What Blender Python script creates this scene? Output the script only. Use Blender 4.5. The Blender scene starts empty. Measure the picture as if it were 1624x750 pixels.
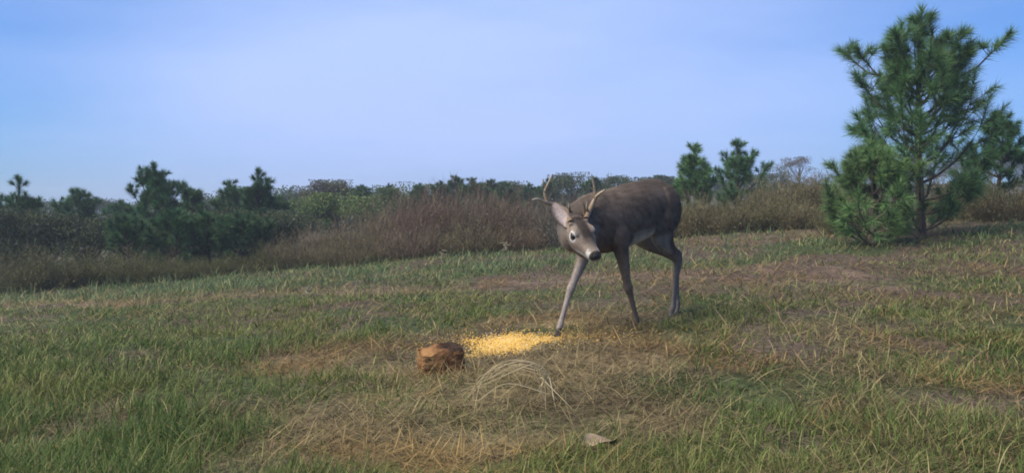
import bpy, math, random
import numpy as np
from mathutils import Vector, Matrix

S = bpy.context.scene
COL = S.collection
rng = np.random.default_rng(11)
random.seed(11)

# ------------------------------------------------------------------ camera, sky, sun, exposure
F = 1349.0                       # focal length in pixels of the 1624 px wide frame
HZ = 340.0                       # row of the eye level
CAM_H = 0.72
cam_d = bpy.data.cameras.new('camera')
cam_d.sensor_width = 36.0
cam_d.lens = 36.0 * F / 1624.0
cam_d.clip_end = 2000.0
cam_d.clip_start = 0.05
cam = bpy.data.objects.new('camera', cam_d)
COL.objects.link(cam)
cam.location = (0, 0, CAM_H)
cam.rotation_euler = (math.radians(90) - math.atan((375.0 - HZ) / F), 0, 0)
S.camera = cam

SUN_EL, SUN_AZ = 50.0, -112.0      # azimuth measured from +Y (view direction) towards +X
w = bpy.data.worlds.new('World'); S.world = w; w.use_nodes = True
nt = w.node_tree; nt.nodes.clear()
N = nt.nodes.new; L = nt.links.new
out = N('ShaderNodeOutputWorld'); bg = N('ShaderNodeBackground')
sky = N('ShaderNodeTexSky'); sky.sky_type = 'NISHITA'; sky.sun_disc = False
sky.sun_elevation = math.radians(SUN_EL); sky.sun_rotation = math.radians(SUN_AZ)
sky.air_density = 1.0; sky.dust_density = 1.0; sky.ozone_density = 3.0
# thin veil of high cloud over the blue
tc = N('ShaderNodeTexCoord'); mp = N('ShaderNodeMapping'); mp.inputs['Scale'].default_value = (1.1, 1.1, 4.5)
nz = N('ShaderNodeTexNoise'); nz.inputs['Scale'].default_value = 1.6; nz.inputs['Detail'].default_value = 5; nz.inputs['Roughness'].default_value = 0.5
rp = N('ShaderNodeValToRGB'); rp.color_ramp.elements[0].position = 0.34; rp.color_ramp.elements[1].position = 0.72
rp.color_ramp.elements[0].color = (0.0, 0.0, 0.0, 1); rp.color_ramp.elements[1].color = (0.46, 0.46, 0.46, 1)
mx = N('ShaderNodeMix'); mx.data_type = 'RGBA'
VEIL = (4.05, 5.35, 9.1, 1)
# the veil thickens towards the low sky ahead and thins out to the right
dp = N('ShaderNodeVectorMath'); dp.operation = 'DOT_PRODUCT'; dp.inputs[1].default_value = Vector((-0.04, 0.99, 0.07)).normalized()
mr = N('ShaderNodeMapRange'); mr.inputs[1].default_value = 0.84; mr.inputs[2].default_value = 1.0; mr.inputs[3].default_value = 0.0; mr.inputs[4].default_value = 0.66; mr.interpolation_type = 'SMOOTHSTEP'
L(tc.outputs['Generated'], dp.inputs[0]); L(dp.outputs['Value'], mr.inputs[0])
ad = N('ShaderNodeMath'); ad.operation = 'ADD'; L(mr.outputs[0], ad.inputs[0]); L(rp.outputs['Color'], ad.inputs[1])
tn = N('ShaderNodeMix'); tn.data_type = 'RGBA'; tn.blend_type = 'MULTIPLY'; tn.inputs[0].default_value = 1; tn.inputs[7].default_value = (0.21, 0.69, 1.27, 1)
mx.inputs[7].default_value = VEIL
L(tc.outputs['Generated'], mp.inputs['Vector']); L(mp.outputs[0], nz.inputs['Vector'])
L(nz.outputs['Fac'], rp.inputs['Fac']); L(ad.outputs[0], mx.inputs[0])
L(sky.outputs[0], tn.inputs[6]); L(tn.outputs[2], mx.inputs[6])
L(mx.outputs[2], bg.inputs['Color']); L(bg.outputs[0], out.inputs['Surface'])
bg.inputs['Strength'].default_value = 0.050

sl = bpy.data.lights.new('sun', 'SUN'); sl.energy = 2.6; sl.angle = math.radians(55); sl.color = (1.0, 0.90, 0.74)
so = bpy.data.objects.new('sun', sl); COL.objects.link(so)
sd = Vector((math.sin(math.radians(SUN_AZ)) * math.cos(math.radians(SUN_EL)), math.cos(math.radians(SUN_AZ)) * math.cos(math.radians(SUN_EL)), math.sin(math.radians(SUN_EL))))
so.rotation_euler = sd.to_track_quat('Z', 'Y').to_euler(); so.location = (-6, 4, 8)

vs = S.view_settings
vs.view_transform = 'Standard'; vs.look = 'None'; vs.gamma = 1; vs.use_curve_mapping = False
vs.exposure = 1.32
S.cycles.filter_width = 1.8
S.cycles.max_bounces = 6; S.cycles.diffuse_bounces = 3; S.cycles.transmission_bounces = 3
S.cycles.volume_bounces = 0
S.cycles.caustics_reflective = False; S.cycles.caustics_refractive = False

# ------------------------------------------------------------------ helpers
def vnoise(x, y, scale, seed):
    """smooth value noise 0..1"""
    g = np.random.default_rng(seed).random((256, 256))
    u = np.asarray(x, float) / scale + 100.37; v = np.asarray(y, float) / scale + 60.71
    i = np.floor(u).astype(int); j = np.floor(v).astype(int)
    a = u - i; b = v - j
    a = a * a * (3 - 2 * a); b = b * b * (3 - 2 * b)
    i0 = i % 256; i1 = (i + 1) % 256; j0 = j % 256; j1 = (j + 1) % 256
    return (g[i0, j0] * (1 - a) + g[i1, j0] * a) * (1 - b) + (g[i0, j1] * (1 - a) + g[i1, j1] * a) * b

def vnoise3(p, scale, seed):
    zi = np.floor(p[:, 2] / scale + 50).astype(int); f = p[:, 2] / scale + 50 - zi; f = f * f * (3 - 2 * f); out = np.zeros(len(p))
    for k in np.unique(zi):
        m = zi == k
        out[m] = vnoise(p[m, 0], p[m, 1], scale, seed + int(k)) * (1 - f[m]) + vnoise(p[m, 0], p[m, 1], scale, seed + int(k) + 1) * f[m]
    return out

def sstep(a, b, x):
    t = np.clip((np.asarray(x, float) - a) / (b - a), 0, 1)
    return t * t * (3 - 2 * t)

def ground_z(x, y):
    x = np.asarray(x, float); y = np.asarray(y, float)
    yy = np.where(y < 22, y, 22 + (1 - np.exp(-(np.maximum(y, 22) - 22) / 14.0)) * 4)
    xs = np.clip(x, -60, 60)
    xs = 14 * np.tanh(xs / 14)
    k = 0.037 + 0.046 * sstep(6, 12, y)
    z = 0.03 * (yy - 6) + k * (xs - 1)
    near = 1 - sstep(14, 30, y)
    z = z + near * (0.05 * (vnoise(x, y, 0.9, 3) - 0.5) + 0.03 * (vnoise(x, y, 0.33, 4) - 0.5) + 0.016 * (vnoise(x, y, 0.12, 5) - 0.5))
    far = sstep(60, 150, y)
    z = z + far * (1.6 + 2.6 * sstep(-20, 60, x))
    return z

def gz(x, y): return float(ground_z(np.array([x]), np.array([y]))[0])

def on_ground(px, py):
    """world point on the ground seen at photo pixel (px,py)"""
    a = (px - 812) / F; b = (py - HZ) / F
    d = np.linspace(1.5, 60, 6000)
    diff = (CAM_H - b * d) - ground_z(a * d, d)
    k = np.argmax(diff < 0)
    return Vector((a * d[k], d[k], gz(a * d[k], d[k])))

def at(px, py, d):
    return Vector(((px - 812) / F * d, d, CAM_H - (py - HZ) / F * d))

GAIN = {'leaves': np.array([1.45, 1.40, 1.18]), 'pine_needles': np.array([1.5, 1.75, 1.22]), 'grass_blades': np.array([1.05, 1.25, 0.82]), 'dry_straw': np.array([1.02, 0.99, 0.80])}
def mesh_np(name, V, Fq, mat=None, col=None, smooth=False, tri=False):
    if mat is not None and col is not None and mat.name in GAIN: col = np.asarray(col) * GAIN[mat.name]
    n = 3 if tri else 4
    V = np.asarray(V, np.float32); Fq = np.asarray(Fq, np.int32)
    me = bpy.data.meshes.new(name)
    me.vertices.add(len(V)); me.vertices.foreach_set('co', V.ravel())
    me.loops.add(len(Fq) * n); me.loops.foreach_set('vertex_index', Fq.ravel())
    me.polygons.add(len(Fq)); me.polygons.foreach_set('loop_start', np.arange(0, len(Fq) * n, n, dtype=np.int32))
    if smooth: me.polygons.foreach_set('use_smooth', np.ones(len(Fq), bool))
    if col is not None:
        a = me.attributes.new('tint', 'FLOAT_COLOR', 'POINT')
        c = np.ones((len(V), 4), np.float32); c[:, :3] = col
        a.data.foreach_set('color', c.ravel())
    me.update(calc_edges=True); me.validate()
    if mat: me.materials.append(mat)
    return me

def link(name, me, parent=None):
    o = bpy.data.objects.new(name, me); COL.objects.link(o)
    if parent: o.parent = parent
    return o

def tag(o, label=None, cat=None, group=None, kind=None):
    if label: o['label'] = label
    if cat: o['category'] = cat
    if group: o['group'] = group
    if kind: o['kind'] = kind
    return o

def empty(name, loc, label, cat, group=None, rz=0):
    o = bpy.data.objects.new(name, None); COL.objects.link(o)
    o.empty_display_size = 0.2
    o.location = loc; o.rotation_euler = (0, 0, rz)
    return tag(o, label, cat, group)

def copy_thing(o, loc, rz, sc, label, group=None):
    c = o.copy(); COL.objects.link(c)
    c.location = loc; c.rotation_euler = (0, 0, rz); c.scale = sc if not isinstance(sc, (int, float)) else (sc, sc, sc)
    c['label'] = label
    if group: c['group'] = group
    for ch in o.children:
        d = ch.copy(); COL.objects.link(d); d.parent = c
    return c

# ------------------------------------------------------------------ materials
def attr_mat(name, rough=0.75, transl=0.0, noise=0.0, nscale=40.0, spec=0.25, bump=0.0):
    m = bpy.data.materials.new(name); m.use_nodes = True
    t = m.node_tree; b = t.nodes['Principled BSDF']
    a = t.nodes.new('ShaderNodeAttribute'); a.attribute_name = 'tint'
    src = a.outputs['Color']
    if noise or bump:
        tcn = t.nodes.new('ShaderNodeTexCoord')
        nn = t.nodes.new('ShaderNodeTexNoise'); nn.inputs['Scale'].default_value = nscale; nn.inputs['Detail'].default_value = 4
        t.links.new(tcn.outputs['Object'], nn.inputs['Vector'])
    if noise:
        mr = t.nodes.new('ShaderNodeMapRange'); mr.inputs[3].default_value = 1 - noise; mr.inputs[4].default_value = 1 + noise
        mr.inputs[1].default_value = 0.3; mr.inputs[2].default_value = 0.7
        mm = t.nodes.new('ShaderNodeMix'); mm.data_type = 'RGBA'; mm.blend_type = 'MULTIPLY'; mm.inputs[0].default_value = 1
        t.links.new(nn.outputs['Fac'], mr.inputs[0]); t.links.new(src, mm.inputs[6]); t.links.new(mr.outputs[0], mm.inputs[7])
        src = mm.outputs[2]
    if bump:
        bp = t.nodes.new('ShaderNodeBump'); bp.inputs['Strength'].default_value = bump; bp.inputs['Distance'].default_value = 0.01
        t.links.new(nn.outputs['Fac'], bp.inputs['Height']); t.links.new(bp.outputs[0], b.inputs['Normal'])
    t.links.new(src, b.inputs['Base Color'])
    b.inputs['Roughness'].default_value = rough; b.inputs['Specular IOR Level'].default_value = spec
    if transl:
        tr = t.nodes.new('ShaderNodeBsdfTranslucent'); mxs = t.nodes.new('ShaderNodeMixShader'); mxs.inputs[0].default_value = transl
        t.links.new(src, tr.inputs['Color']); t.links.new(b.outputs[0], mxs.inputs[1]); t.links.new(tr.outputs[0], mxs.inputs[2])
        t.links.new(mxs.outputs[0], t.nodes['Material Output'].inputs['Surface'])
    return m

def noise_mat(name, stops, scale, rough=0.9, bump=0.3, detail=6, stretch=(1, 1, 1), dist=0.01):
    m = bpy.data.materials.new(name); m.use_nodes = True
    t = m.node_tree; b = t.nodes['Principled BSDF']
    tcn = t.nodes.new('ShaderNodeTexCoord'); mpn = t.nodes.new('ShaderNodeMapping'); mpn.inputs['Scale'].default_value = stretch
    nn = t.nodes.new('ShaderNodeTexNoise'); nn.inputs['Scale'].default_value = scale; nn.inputs['Detail'].default_value = detail; nn.inputs['Roughness'].default_value = 0.65
    cr = t.nodes.new('ShaderNodeValToRGB')
    while len(cr.color_ramp.elements) < len(stops): cr.color_ramp.elements.new(0.5)
    for e, (p, c) in zip(cr.color_ramp.elements, stops): e.position = p; e.color = (*c, 1)
    bp = t.nodes.new('ShaderNodeBump'); bp.inputs['Strength'].default_value = bump; bp.inputs['Distance'].default_value = dist
    t.links.new(tcn.outputs['Object'], mpn.inputs['Vector']); t.links.new(mpn.outputs[0], nn.inputs['Vector'])
    t.links.new(nn.outputs['Fac'], cr.inputs['Fac']); t.links.new(cr.outputs['Color'], b.inputs['Base Color'])
    t.links.new(nn.outputs['Fac'], bp.inputs['Height']); t.links.new(bp.outputs[0], b.inputs['Normal'])
    b.inputs['Roughness'].default_value = rough; b.inputs['Specular IOR Level'].default_value = 0.2
    return m

M_grass = attr_mat('grass_blades', 0.7, 0.25)
M_straw = attr_mat('dry_straw', 0.8, 0.15)
M_leaf = attr_mat('leaves', 0.7, 0.25)
M_needle = attr_mat('pine_needles', 0.6, 0.12)
M_bark = noise_mat('bark', [(0.3, (0.05, 0.035, 0.025)), (0.7, (0.15, 0.11, 0.08))], 14, stretch=(1, 1, 0.25), bump=0.6)
M_ground = attr_mat('ground_soil', 0.95, 0, noise=0.55, nscale=22, spec=0.1, bump=0.8)

# ------------------------------------------------------------------ ground
def worn(x, y):
    """1 in the trodden straw patch round the corn"""
    e1 = ((x + 0.15) / 1.25) ** 2 + ((y - 4.75) / 1.05) ** 2
    e2 = ((x + 0.25) / 1.1) ** 2 + ((y - 3.5) / 0.8) ** 2
    e3 = ((x - 0.45) / 0.75) ** 2 + ((y - 5.9) / 0.5) ** 2
    q = 0.75 * (vnoise(x, y, 0.45, 21) - 0.5)
    return np.clip(np.maximum(np.maximum(1 - sstep(0.45, 1.15, e1 + q), 0.8 * (1 - sstep(0.4, 1.2, e2 + q))), 1 - sstep(0.5, 1.1, e3 + q)), 0, 1)

def bare(x, y):
    """disked strips of soil across the field"""
    q = 1.3 * (vnoise(x, y, 1.6, 31) - 0.5) + 0.5 * (vnoise(x, y, 0.5, 32) - 0.5)
    b1 = 1 - sstep(0.25, 0.75, np.abs(y + q - 8.35 + 0.10 * x))
    b2 = 0.8 * (1 - sstep(0.4, 1.1, np.abs(y + q - 12.2))) * sstep(1.2, 3.0, x)
    b3 = 0.7 * (1 - sstep(0.3, 0.8, np.abs(y + q - 7.4))) * sstep(0.6, 1.6, x) * (1 - sstep(2.5, 4.5, x))
    return np.clip(np.maximum(np.maximum(b1, b2), b3), 0, 1)

def ground_colour(x, y):
    soil = np.array([0.085, 0.062, 0.045]); green = np.array([0.050, 0.062, 0.026]); straw = np.array([0.21, 0.155, 0.072]); brown = np.array([0.12, 0.082, 0.060])
    g = sstep(0.35, 0.65, vnoise(x, y, 0.6, 41))[:, None]
    s = sstep(0.4, 0.7, vnoise(x, y, 0.25, 42))[:, None]
    c = soil * (1 - g) + green * g
    wv = worn(x, y)[:, None]; bv = bare(x, y)[:, None]
    c = c * (1 - 0.8 * wv) + (straw * (0.35 + 0.5 * s) + brown * 0.3) * 0.8 * wv
    c = c * (1 - 0.85 * bv) + brown * (0.8 + 0.4 * s) * 0.85 * bv
    return c

def sheet(x0, x1, nx, y0, y1, ny):
    X, Y = np.meshgrid(np.linspace(x0, x1, nx), np.linspace(y0, y1, ny))
    return X.ravel(), Y.ravel()
# one sheet, finer close to the camera, reaching past the horizon
ys = np.concatenate([np.linspace(-30, 0.5, 12), np.linspace(0.6, 16, 240), np.geomspace(16.2, 400, 60)])
xs = np.concatenate([-np.geomspace(400, 10.2, 40), np.linspace(-10, 10, 240), np.geomspace(10.2, 400, 40)])
X, Y = np.meshgrid(xs, ys); nx = len(xs); ny = len(ys)
GV = np.stack([X.ravel(), Y.ravel(), ground_z(X.ravel(), Y.ravel())], 1)
I, J = np.meshgrid(np.arange(nx - 1), np.arange(ny - 1)); a = (J * nx + I).ravel()
me = mesh_np('ground', GV, np.stack([a, a + 1, a + 1 + nx, a + nx], 1), M_ground, ground_colour(GV[:, 0], GV[:, 1]), True)
tag(link('ground', me), 'rough grassy field with worn soil and straw', 'ground', kind='structure')

# ------------------------------------------------------------------ blades
def blades(P, h, az, lean, droop, wd, col, seg=3, face=None, lift=0.0, tipcol=None):
    """ribbon blades: P base points, h length, az direction of lean, lean 0..1 (1 lies flat), droop curve"""
    n = len(P)
    t = np.linspace(0, 1, seg + 1)[None, :]
    h = np.asarray(h)[:, None]; lean = np.asarray(lean)[:, None]; droop = np.asarray(droop)[:, None]
    ang = np.clip(lean * (math.pi / 2) , 0, 1.6)
    th = ang + droop * t                     # angle from vertical grows along the blade
    ds = h / seg
    dz = np.cos(th) * ds; dr = np.sin(th) * ds
    z = np.concatenate([np.zeros((n, 1)), np.cumsum((dz[:, :-1] + dz[:, 1:]) / 2, 1)], 1) + lift
    r = np.concatenate([np.zeros((n, 1)), np.cumsum((dr[:, :-1] + dr[:, 1:]) / 2, 1)], 1)
    z = np.maximum(z, np.linspace(0, 0.004, seg + 1)[None, :])
    cx = P[:, 0:1] + np.cos(az)[:, None] * r; cy = P[:, 1:2] + np.sin(az)[:, None] * r; cz = P[:, 2:3] + z
    fz = az + math.pi / 2 + (rng.normal(0, 0.5, n) if face is None else face)
    prof = np.where(t < 0.25, 0.7 + 1.2 * t, 1.0 - ((t - 0.25) / 0.75) ** 1.6 * 0.93)
    ww = np.asarray(wd)[:, None] * prof * 0.5
    sx = np.cos(fz)[:, None] * ww; sy = np.sin(fz)[:, None] * ww
    A = np.stack([cx - sx, cy - sy, cz], -1); B = np.stack([cx + sx, cy + sy, cz], -1)
    V = np.stack([A, B], 2).reshape(n, -1, 3)          # n, (seg+1)*2
    k = (seg + 1) * 2
    base = np.arange(n)[:, None, None] * k
    s = np.arange(seg)[None, :, None] * 2
    q = np.array([0, 1, 3, 2])[None, None, :]
    Fq = (base + s + q).reshape(-1, 4)
    c = np.repeat(np.asarray(col)[:, None, :], k, 1)
    if tipcol is not None:
        tt = np.repeat(np.linspace(0, 1, seg + 1), 2)[None, :, None] ** 2
        c = c * (1 - tt) + np.asarray(tipcol)[:, None, :] * tt
    return V.reshape(-1, 3), Fq, c.reshape(-1, 3)

def join(parts):
    Vs, Fs, Cs = [], [], []; o = 0
    for V, f, c in parts:
        Vs.append(V); Fs.append(f + o); Cs.append(c); o += len(V)
    return np.concatenate(Vs), np.concatenate(Fs), np.concatenate(Cs)

def field_points(n, y0, y1, margin=0.5):
    y = y0 * (y1 / y0) ** rng.random(n)
    x = (rng.random(n) * 2 - 1) * (y * 0.64 + margin)
    return x, y

def clear_spots(x, y):
    """keep blades off the corn and the block"""
    c = on_ground(806, 547); e = ((x - c.x) / 0.30) ** 2 + ((y - c.y) / 0.33) ** 2
    b = on_ground(697, 592); e2 = ((x - b.x) / 0.10) ** 2 + ((y - b.y - 0.09) / 0.10) ** 2
    return (e > 1) & (e2 > 1)

def mixc(a, b, t): return np.asarray(a)[None, :] * (1 - t[:, None]) + np.asarray(b)[None, :] * t[:, None]

# green grass
x, y = field_points(230000, 2.35, 14.0)
wv = worn(x, y); bv = bare(x, y)
leftg = sstep(0.2, -1.2, x) if False else 1 - sstep(-1.2, 0.3, x)
pat = vnoise(x, y, 0.55, 51) * 0.6 + vnoise(x, y, 0.22, 52) * 0.4
dens = np.clip((0.55 + 0.45 * leftg) * (0.35 + 1.1 * sstep(0.3, 0.62, pat)) * (1 - 0.86 * wv) * (1 - 0.7 * bv), 0, 1)
keep = (rng.random(len(x)) < dens) & clear_spots(x, y)
x, y, pat, leftg, wv = x[keep], y[keep], pat[keep], leftg[keep], wv[keep]
n = len(x)
hh = (0.05 + 0.09 * pat + 0.05 * leftg * (1 - sstep(4, 6.5, y)) + 0.008 * sstep(6, 11, y)) * rng.uniform(0.5, 1.35, n) * (1 - 0.4 * wv) * 0.72
hue = vnoise(x, y, 0.8, 53)
g1 = mixc((0.070, 0.098, 0.030), (0.120, 0.122, 0.040), sstep(0.3, 0.75, hue))
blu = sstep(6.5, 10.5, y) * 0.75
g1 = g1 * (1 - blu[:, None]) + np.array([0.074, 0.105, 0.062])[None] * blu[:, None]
dry = rng.random(n) < (0.10 + 0.2 * sstep(0.45, 0.7, vnoise(x, y, 0.35, 54)))
g1[dry] = np.array([0.23, 0.185, 0.095])
g1 *= rng.uniform(0.65, 1.35, n)[:, None]
P = np.stack([x, y, ground_z(x, y) - 0.005], 1)
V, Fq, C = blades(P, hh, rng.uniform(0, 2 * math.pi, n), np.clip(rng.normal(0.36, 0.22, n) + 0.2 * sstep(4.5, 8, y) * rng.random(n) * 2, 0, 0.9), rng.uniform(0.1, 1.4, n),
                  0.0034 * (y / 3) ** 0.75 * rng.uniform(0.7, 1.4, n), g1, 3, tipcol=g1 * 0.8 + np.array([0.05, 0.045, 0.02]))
tag(link('grass', mesh_np('grass', V, Fq, M_grass, C)), 'olive green tufted grass covering the field', 'grass', kind='stuff')

# lying straw and dead stems
x, y = field_points(190000, 2.35, 13.0)
wv = worn(x, y); bv = bare(x, y)
right = sstep(-0.3, 0.8, x) * (1 - sstep(5.5, 8, y))
pat = vnoise(x, y, 0.4, 61) * 0.6 + vnoise(x, y, 0.16, 62) * 0.4
dens = np.clip((0.13 + 0.10 * sstep(5.5, 7.5, y) + 0.36 * right + 0.8 * wv + 0.25 * bv) * (0.25 + 1.2 * sstep(0.3, 0.62, pat)), 0, 1)
keep = (rng.random(len(x)) < dens) & clear_spots(x, y)
x, y, pat, wv = x[keep], y[keep], pat[keep], wv[keep]
n = len(x)
tone = rng.random(n) * 0.65 + 0.35 * vnoise(x, y, 0.5, 63)
c = mixc((0.115, 0.085, 0.058), (0.31, 0.245, 0.135), sstep(0.15, 0.85, tone))
c = np.where((vnoise(x, y, 0.45, 64) > 0.6)[:, None], c * np.array([1.08, 0.95, 0.78])[None], c)
c *= rng.uniform(0.65, 1.25, n)[:, None]
P = np.stack([x, y, ground_z(x, y) + rng.uniform(0, 0.035, n) ** 1.3 * 1.3], 1)
V1 = blades(P, rng.uniform(0.04, 0.19, n) * (0.8 + 0.04 * y), rng.uniform(0, 2 * math.pi, n), np.clip(rng.normal(0.88, 0.13, n), 0.3, 1.0), rng.uniform(-0.25, 0.45, n),
            0.0026 * (y / 3) ** 0.7 * rng.uniform(0.6, 1.6, n), c, 3)
# half standing, looping dry stems
x, y = field_points(7000, 2.4, 12.0)
d2 = np.clip(0.16 + 0.4 * sstep(-0.3, 0.8, x) + 0.25 * worn(x, y), 0, 1) * (1 - 0.75 * sstep(4.5, 7, y))
keep = (rng.random(len(x)) < d2) & clear_spots(x, y); x, y = x[keep], y[keep]; n = len(x)
c = mixc((0.22, 0.17, 0.10), (0.40, 0.33, 0.20), rng.random(n)) * rng.uniform(0.7, 1.15, n)[:, None]
P = np.stack([x, y, ground_z(x, y)], 1)
V2 = blades(P, rng.uniform(0.07, 0.22, n), rng.uniform(0, 2 * math.pi, n), np.clip(rng.normal(0.55, 0.2, n), 0.1, 0.9), rng.uniform(0.3, 2.2, n), 0.0027 * (y / 3) ** 0.7 * rng.uniform(0.7, 1.4, n), c, 6)
tag(link('straw', mesh_np('straw_lying', *join([V1])[:2], M_straw, V1[2])), 'tan dead straw lying flat over the field', 'straw', kind='stuff')
tag(link('dry_stems', mesh_np('dry_stems', *V2[:2], M_straw, V2[2])), 'pale dead grass stems arching out of the turf', 'straw', kind='stuff')

# bluish weeds along the far edge of the clearing
x, y = field_points(30000, 9.0, 15.5, 1.0)
pat = vnoise(x, y, 0.7, 71)
xe = x
dens = sstep(9.0, 10.6, y) * (0.15 + 0.95 * sstep(0.4, 0.7, pat)) * (1 - 0.55 * sstep(1.5, 4, x)) * (1 - 0.5 * bare(x, y))
keep = rng.random(len(x)) < dens; x, y = x[keep], y[keep]; n = len(x)
c = mixc((0.075, 0.108, 0.068), (0.15, 0.165, 0.105), rng.random(n)); dry = rng.random(n) < 0.22
c[dry] = np.array([0.25, 0.21, 0.13]); c *= rng.uniform(0.7, 1.25, n)[:, None]
P = np.stack([x, y, ground_z(x, y) - 0.01], 1)
V, Fq, C = blades(P, rng.uniform(0.06, 0.24, n) * (0.4 + 0.9 * vnoise(x, y, 0.5, 72)), rng.uniform(0, 2 * math.pi, n), np.clip(rng.normal(0.3, 0.2, n), 0, 0.9), rng.uniform(0.1, 1.3, n), rng.uniform(0.006, 0.014, n), c, 4)
tag(link('weeds', mesh_np('weeds', V, Fq, M_grass, C)), 'blue green weeds along the far edge of the clearing', 'weeds', kind='stuff')

# ------------------------------------------------------------------ trees
def tube(path, radii, k=6):
    path = [Vector(p) for p in path]; n = len(path)
    V = []; 
    for i, p in enumerate(path):
        d = (path[min(i + 1, n - 1)] - path[max(i - 1, 0)]).normalized()
        a = d.cross(Vector((0, 0, 1)) if abs(d.z) < 0.9 else Vector((1, 0, 0))).normalized(); b = d.cross(a)
        for j in range(k):
            t = 2 * math.pi * j / k
            V.append(p + (a * math.cos(t) + b * math.sin(t)) * radii[i])
    Fq = []
    for i in range(n - 1):
        for j in range(k):
            Fq.append((i * k + j, i * k + (j + 1) % k, (i + 1) * k + (j + 1) % k, (i + 1) * k + j))
    return np.array([tuple(v) for v in V]), np.array(Fq)

def tubes_mesh(name, tubes, mat, col=None):
    o = 0; Vs = []; Fs = []
    for V, f in tubes: Vs.append(V); Fs.append(f + o); o += len(V)
    V = np.concatenate(Vs)
    return mesh_np(name, V, np.concatenate(Fs), mat, None if col is None else np.tile(np.array(col), (len(V), 1)), True)

def needle_brush(p0, p1, n, length, width, base, r, splay=0.9):
    """needles round a twig from p0 to p1, pointing forward and out"""
    p0 = np.array(p0); p1 = np.array(p1); d = p1 - p0; d = d / (np.linalg.norm(d) + 1e-9)
    a = np.cross(d, [0.3, 0.2, 1.0]); a /= np.linalg.norm(a); b = np.cross(d, a)
    t = r.random(n) ** 0.8; ph = r.random(n) * 2 * math.pi
    out = np.cos(ph)[:, None] * a + np.sin(ph)[:, None] * b
    sp = r.normal(splay, 0.28, n) * (1 - 0.5 * t ** 3)
    dr = np.cos(sp)[:, None] * d + np.sin(sp)[:, None] * out; dr[:, 2] -= 0.10
    Lh = length * r.uniform(0.7, 1.15, n)
    B = p0 + d * (t * np.linalg.norm(p1 - p0))[:, None]
    T = B + dr * Lh[:, None]
    sd = np.cross(dr, r.normal(0, 1, (n, 3))); sd /= np.linalg.norm(sd, axis=1)[:, None] + 1e-9
    V = np.stack([B - sd * width / 2, B + sd * width / 2, T], 1).reshape(-1, 3)
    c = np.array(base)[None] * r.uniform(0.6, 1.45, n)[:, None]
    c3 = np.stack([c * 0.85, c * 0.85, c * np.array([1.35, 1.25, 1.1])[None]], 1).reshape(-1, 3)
    return V, c3

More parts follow.
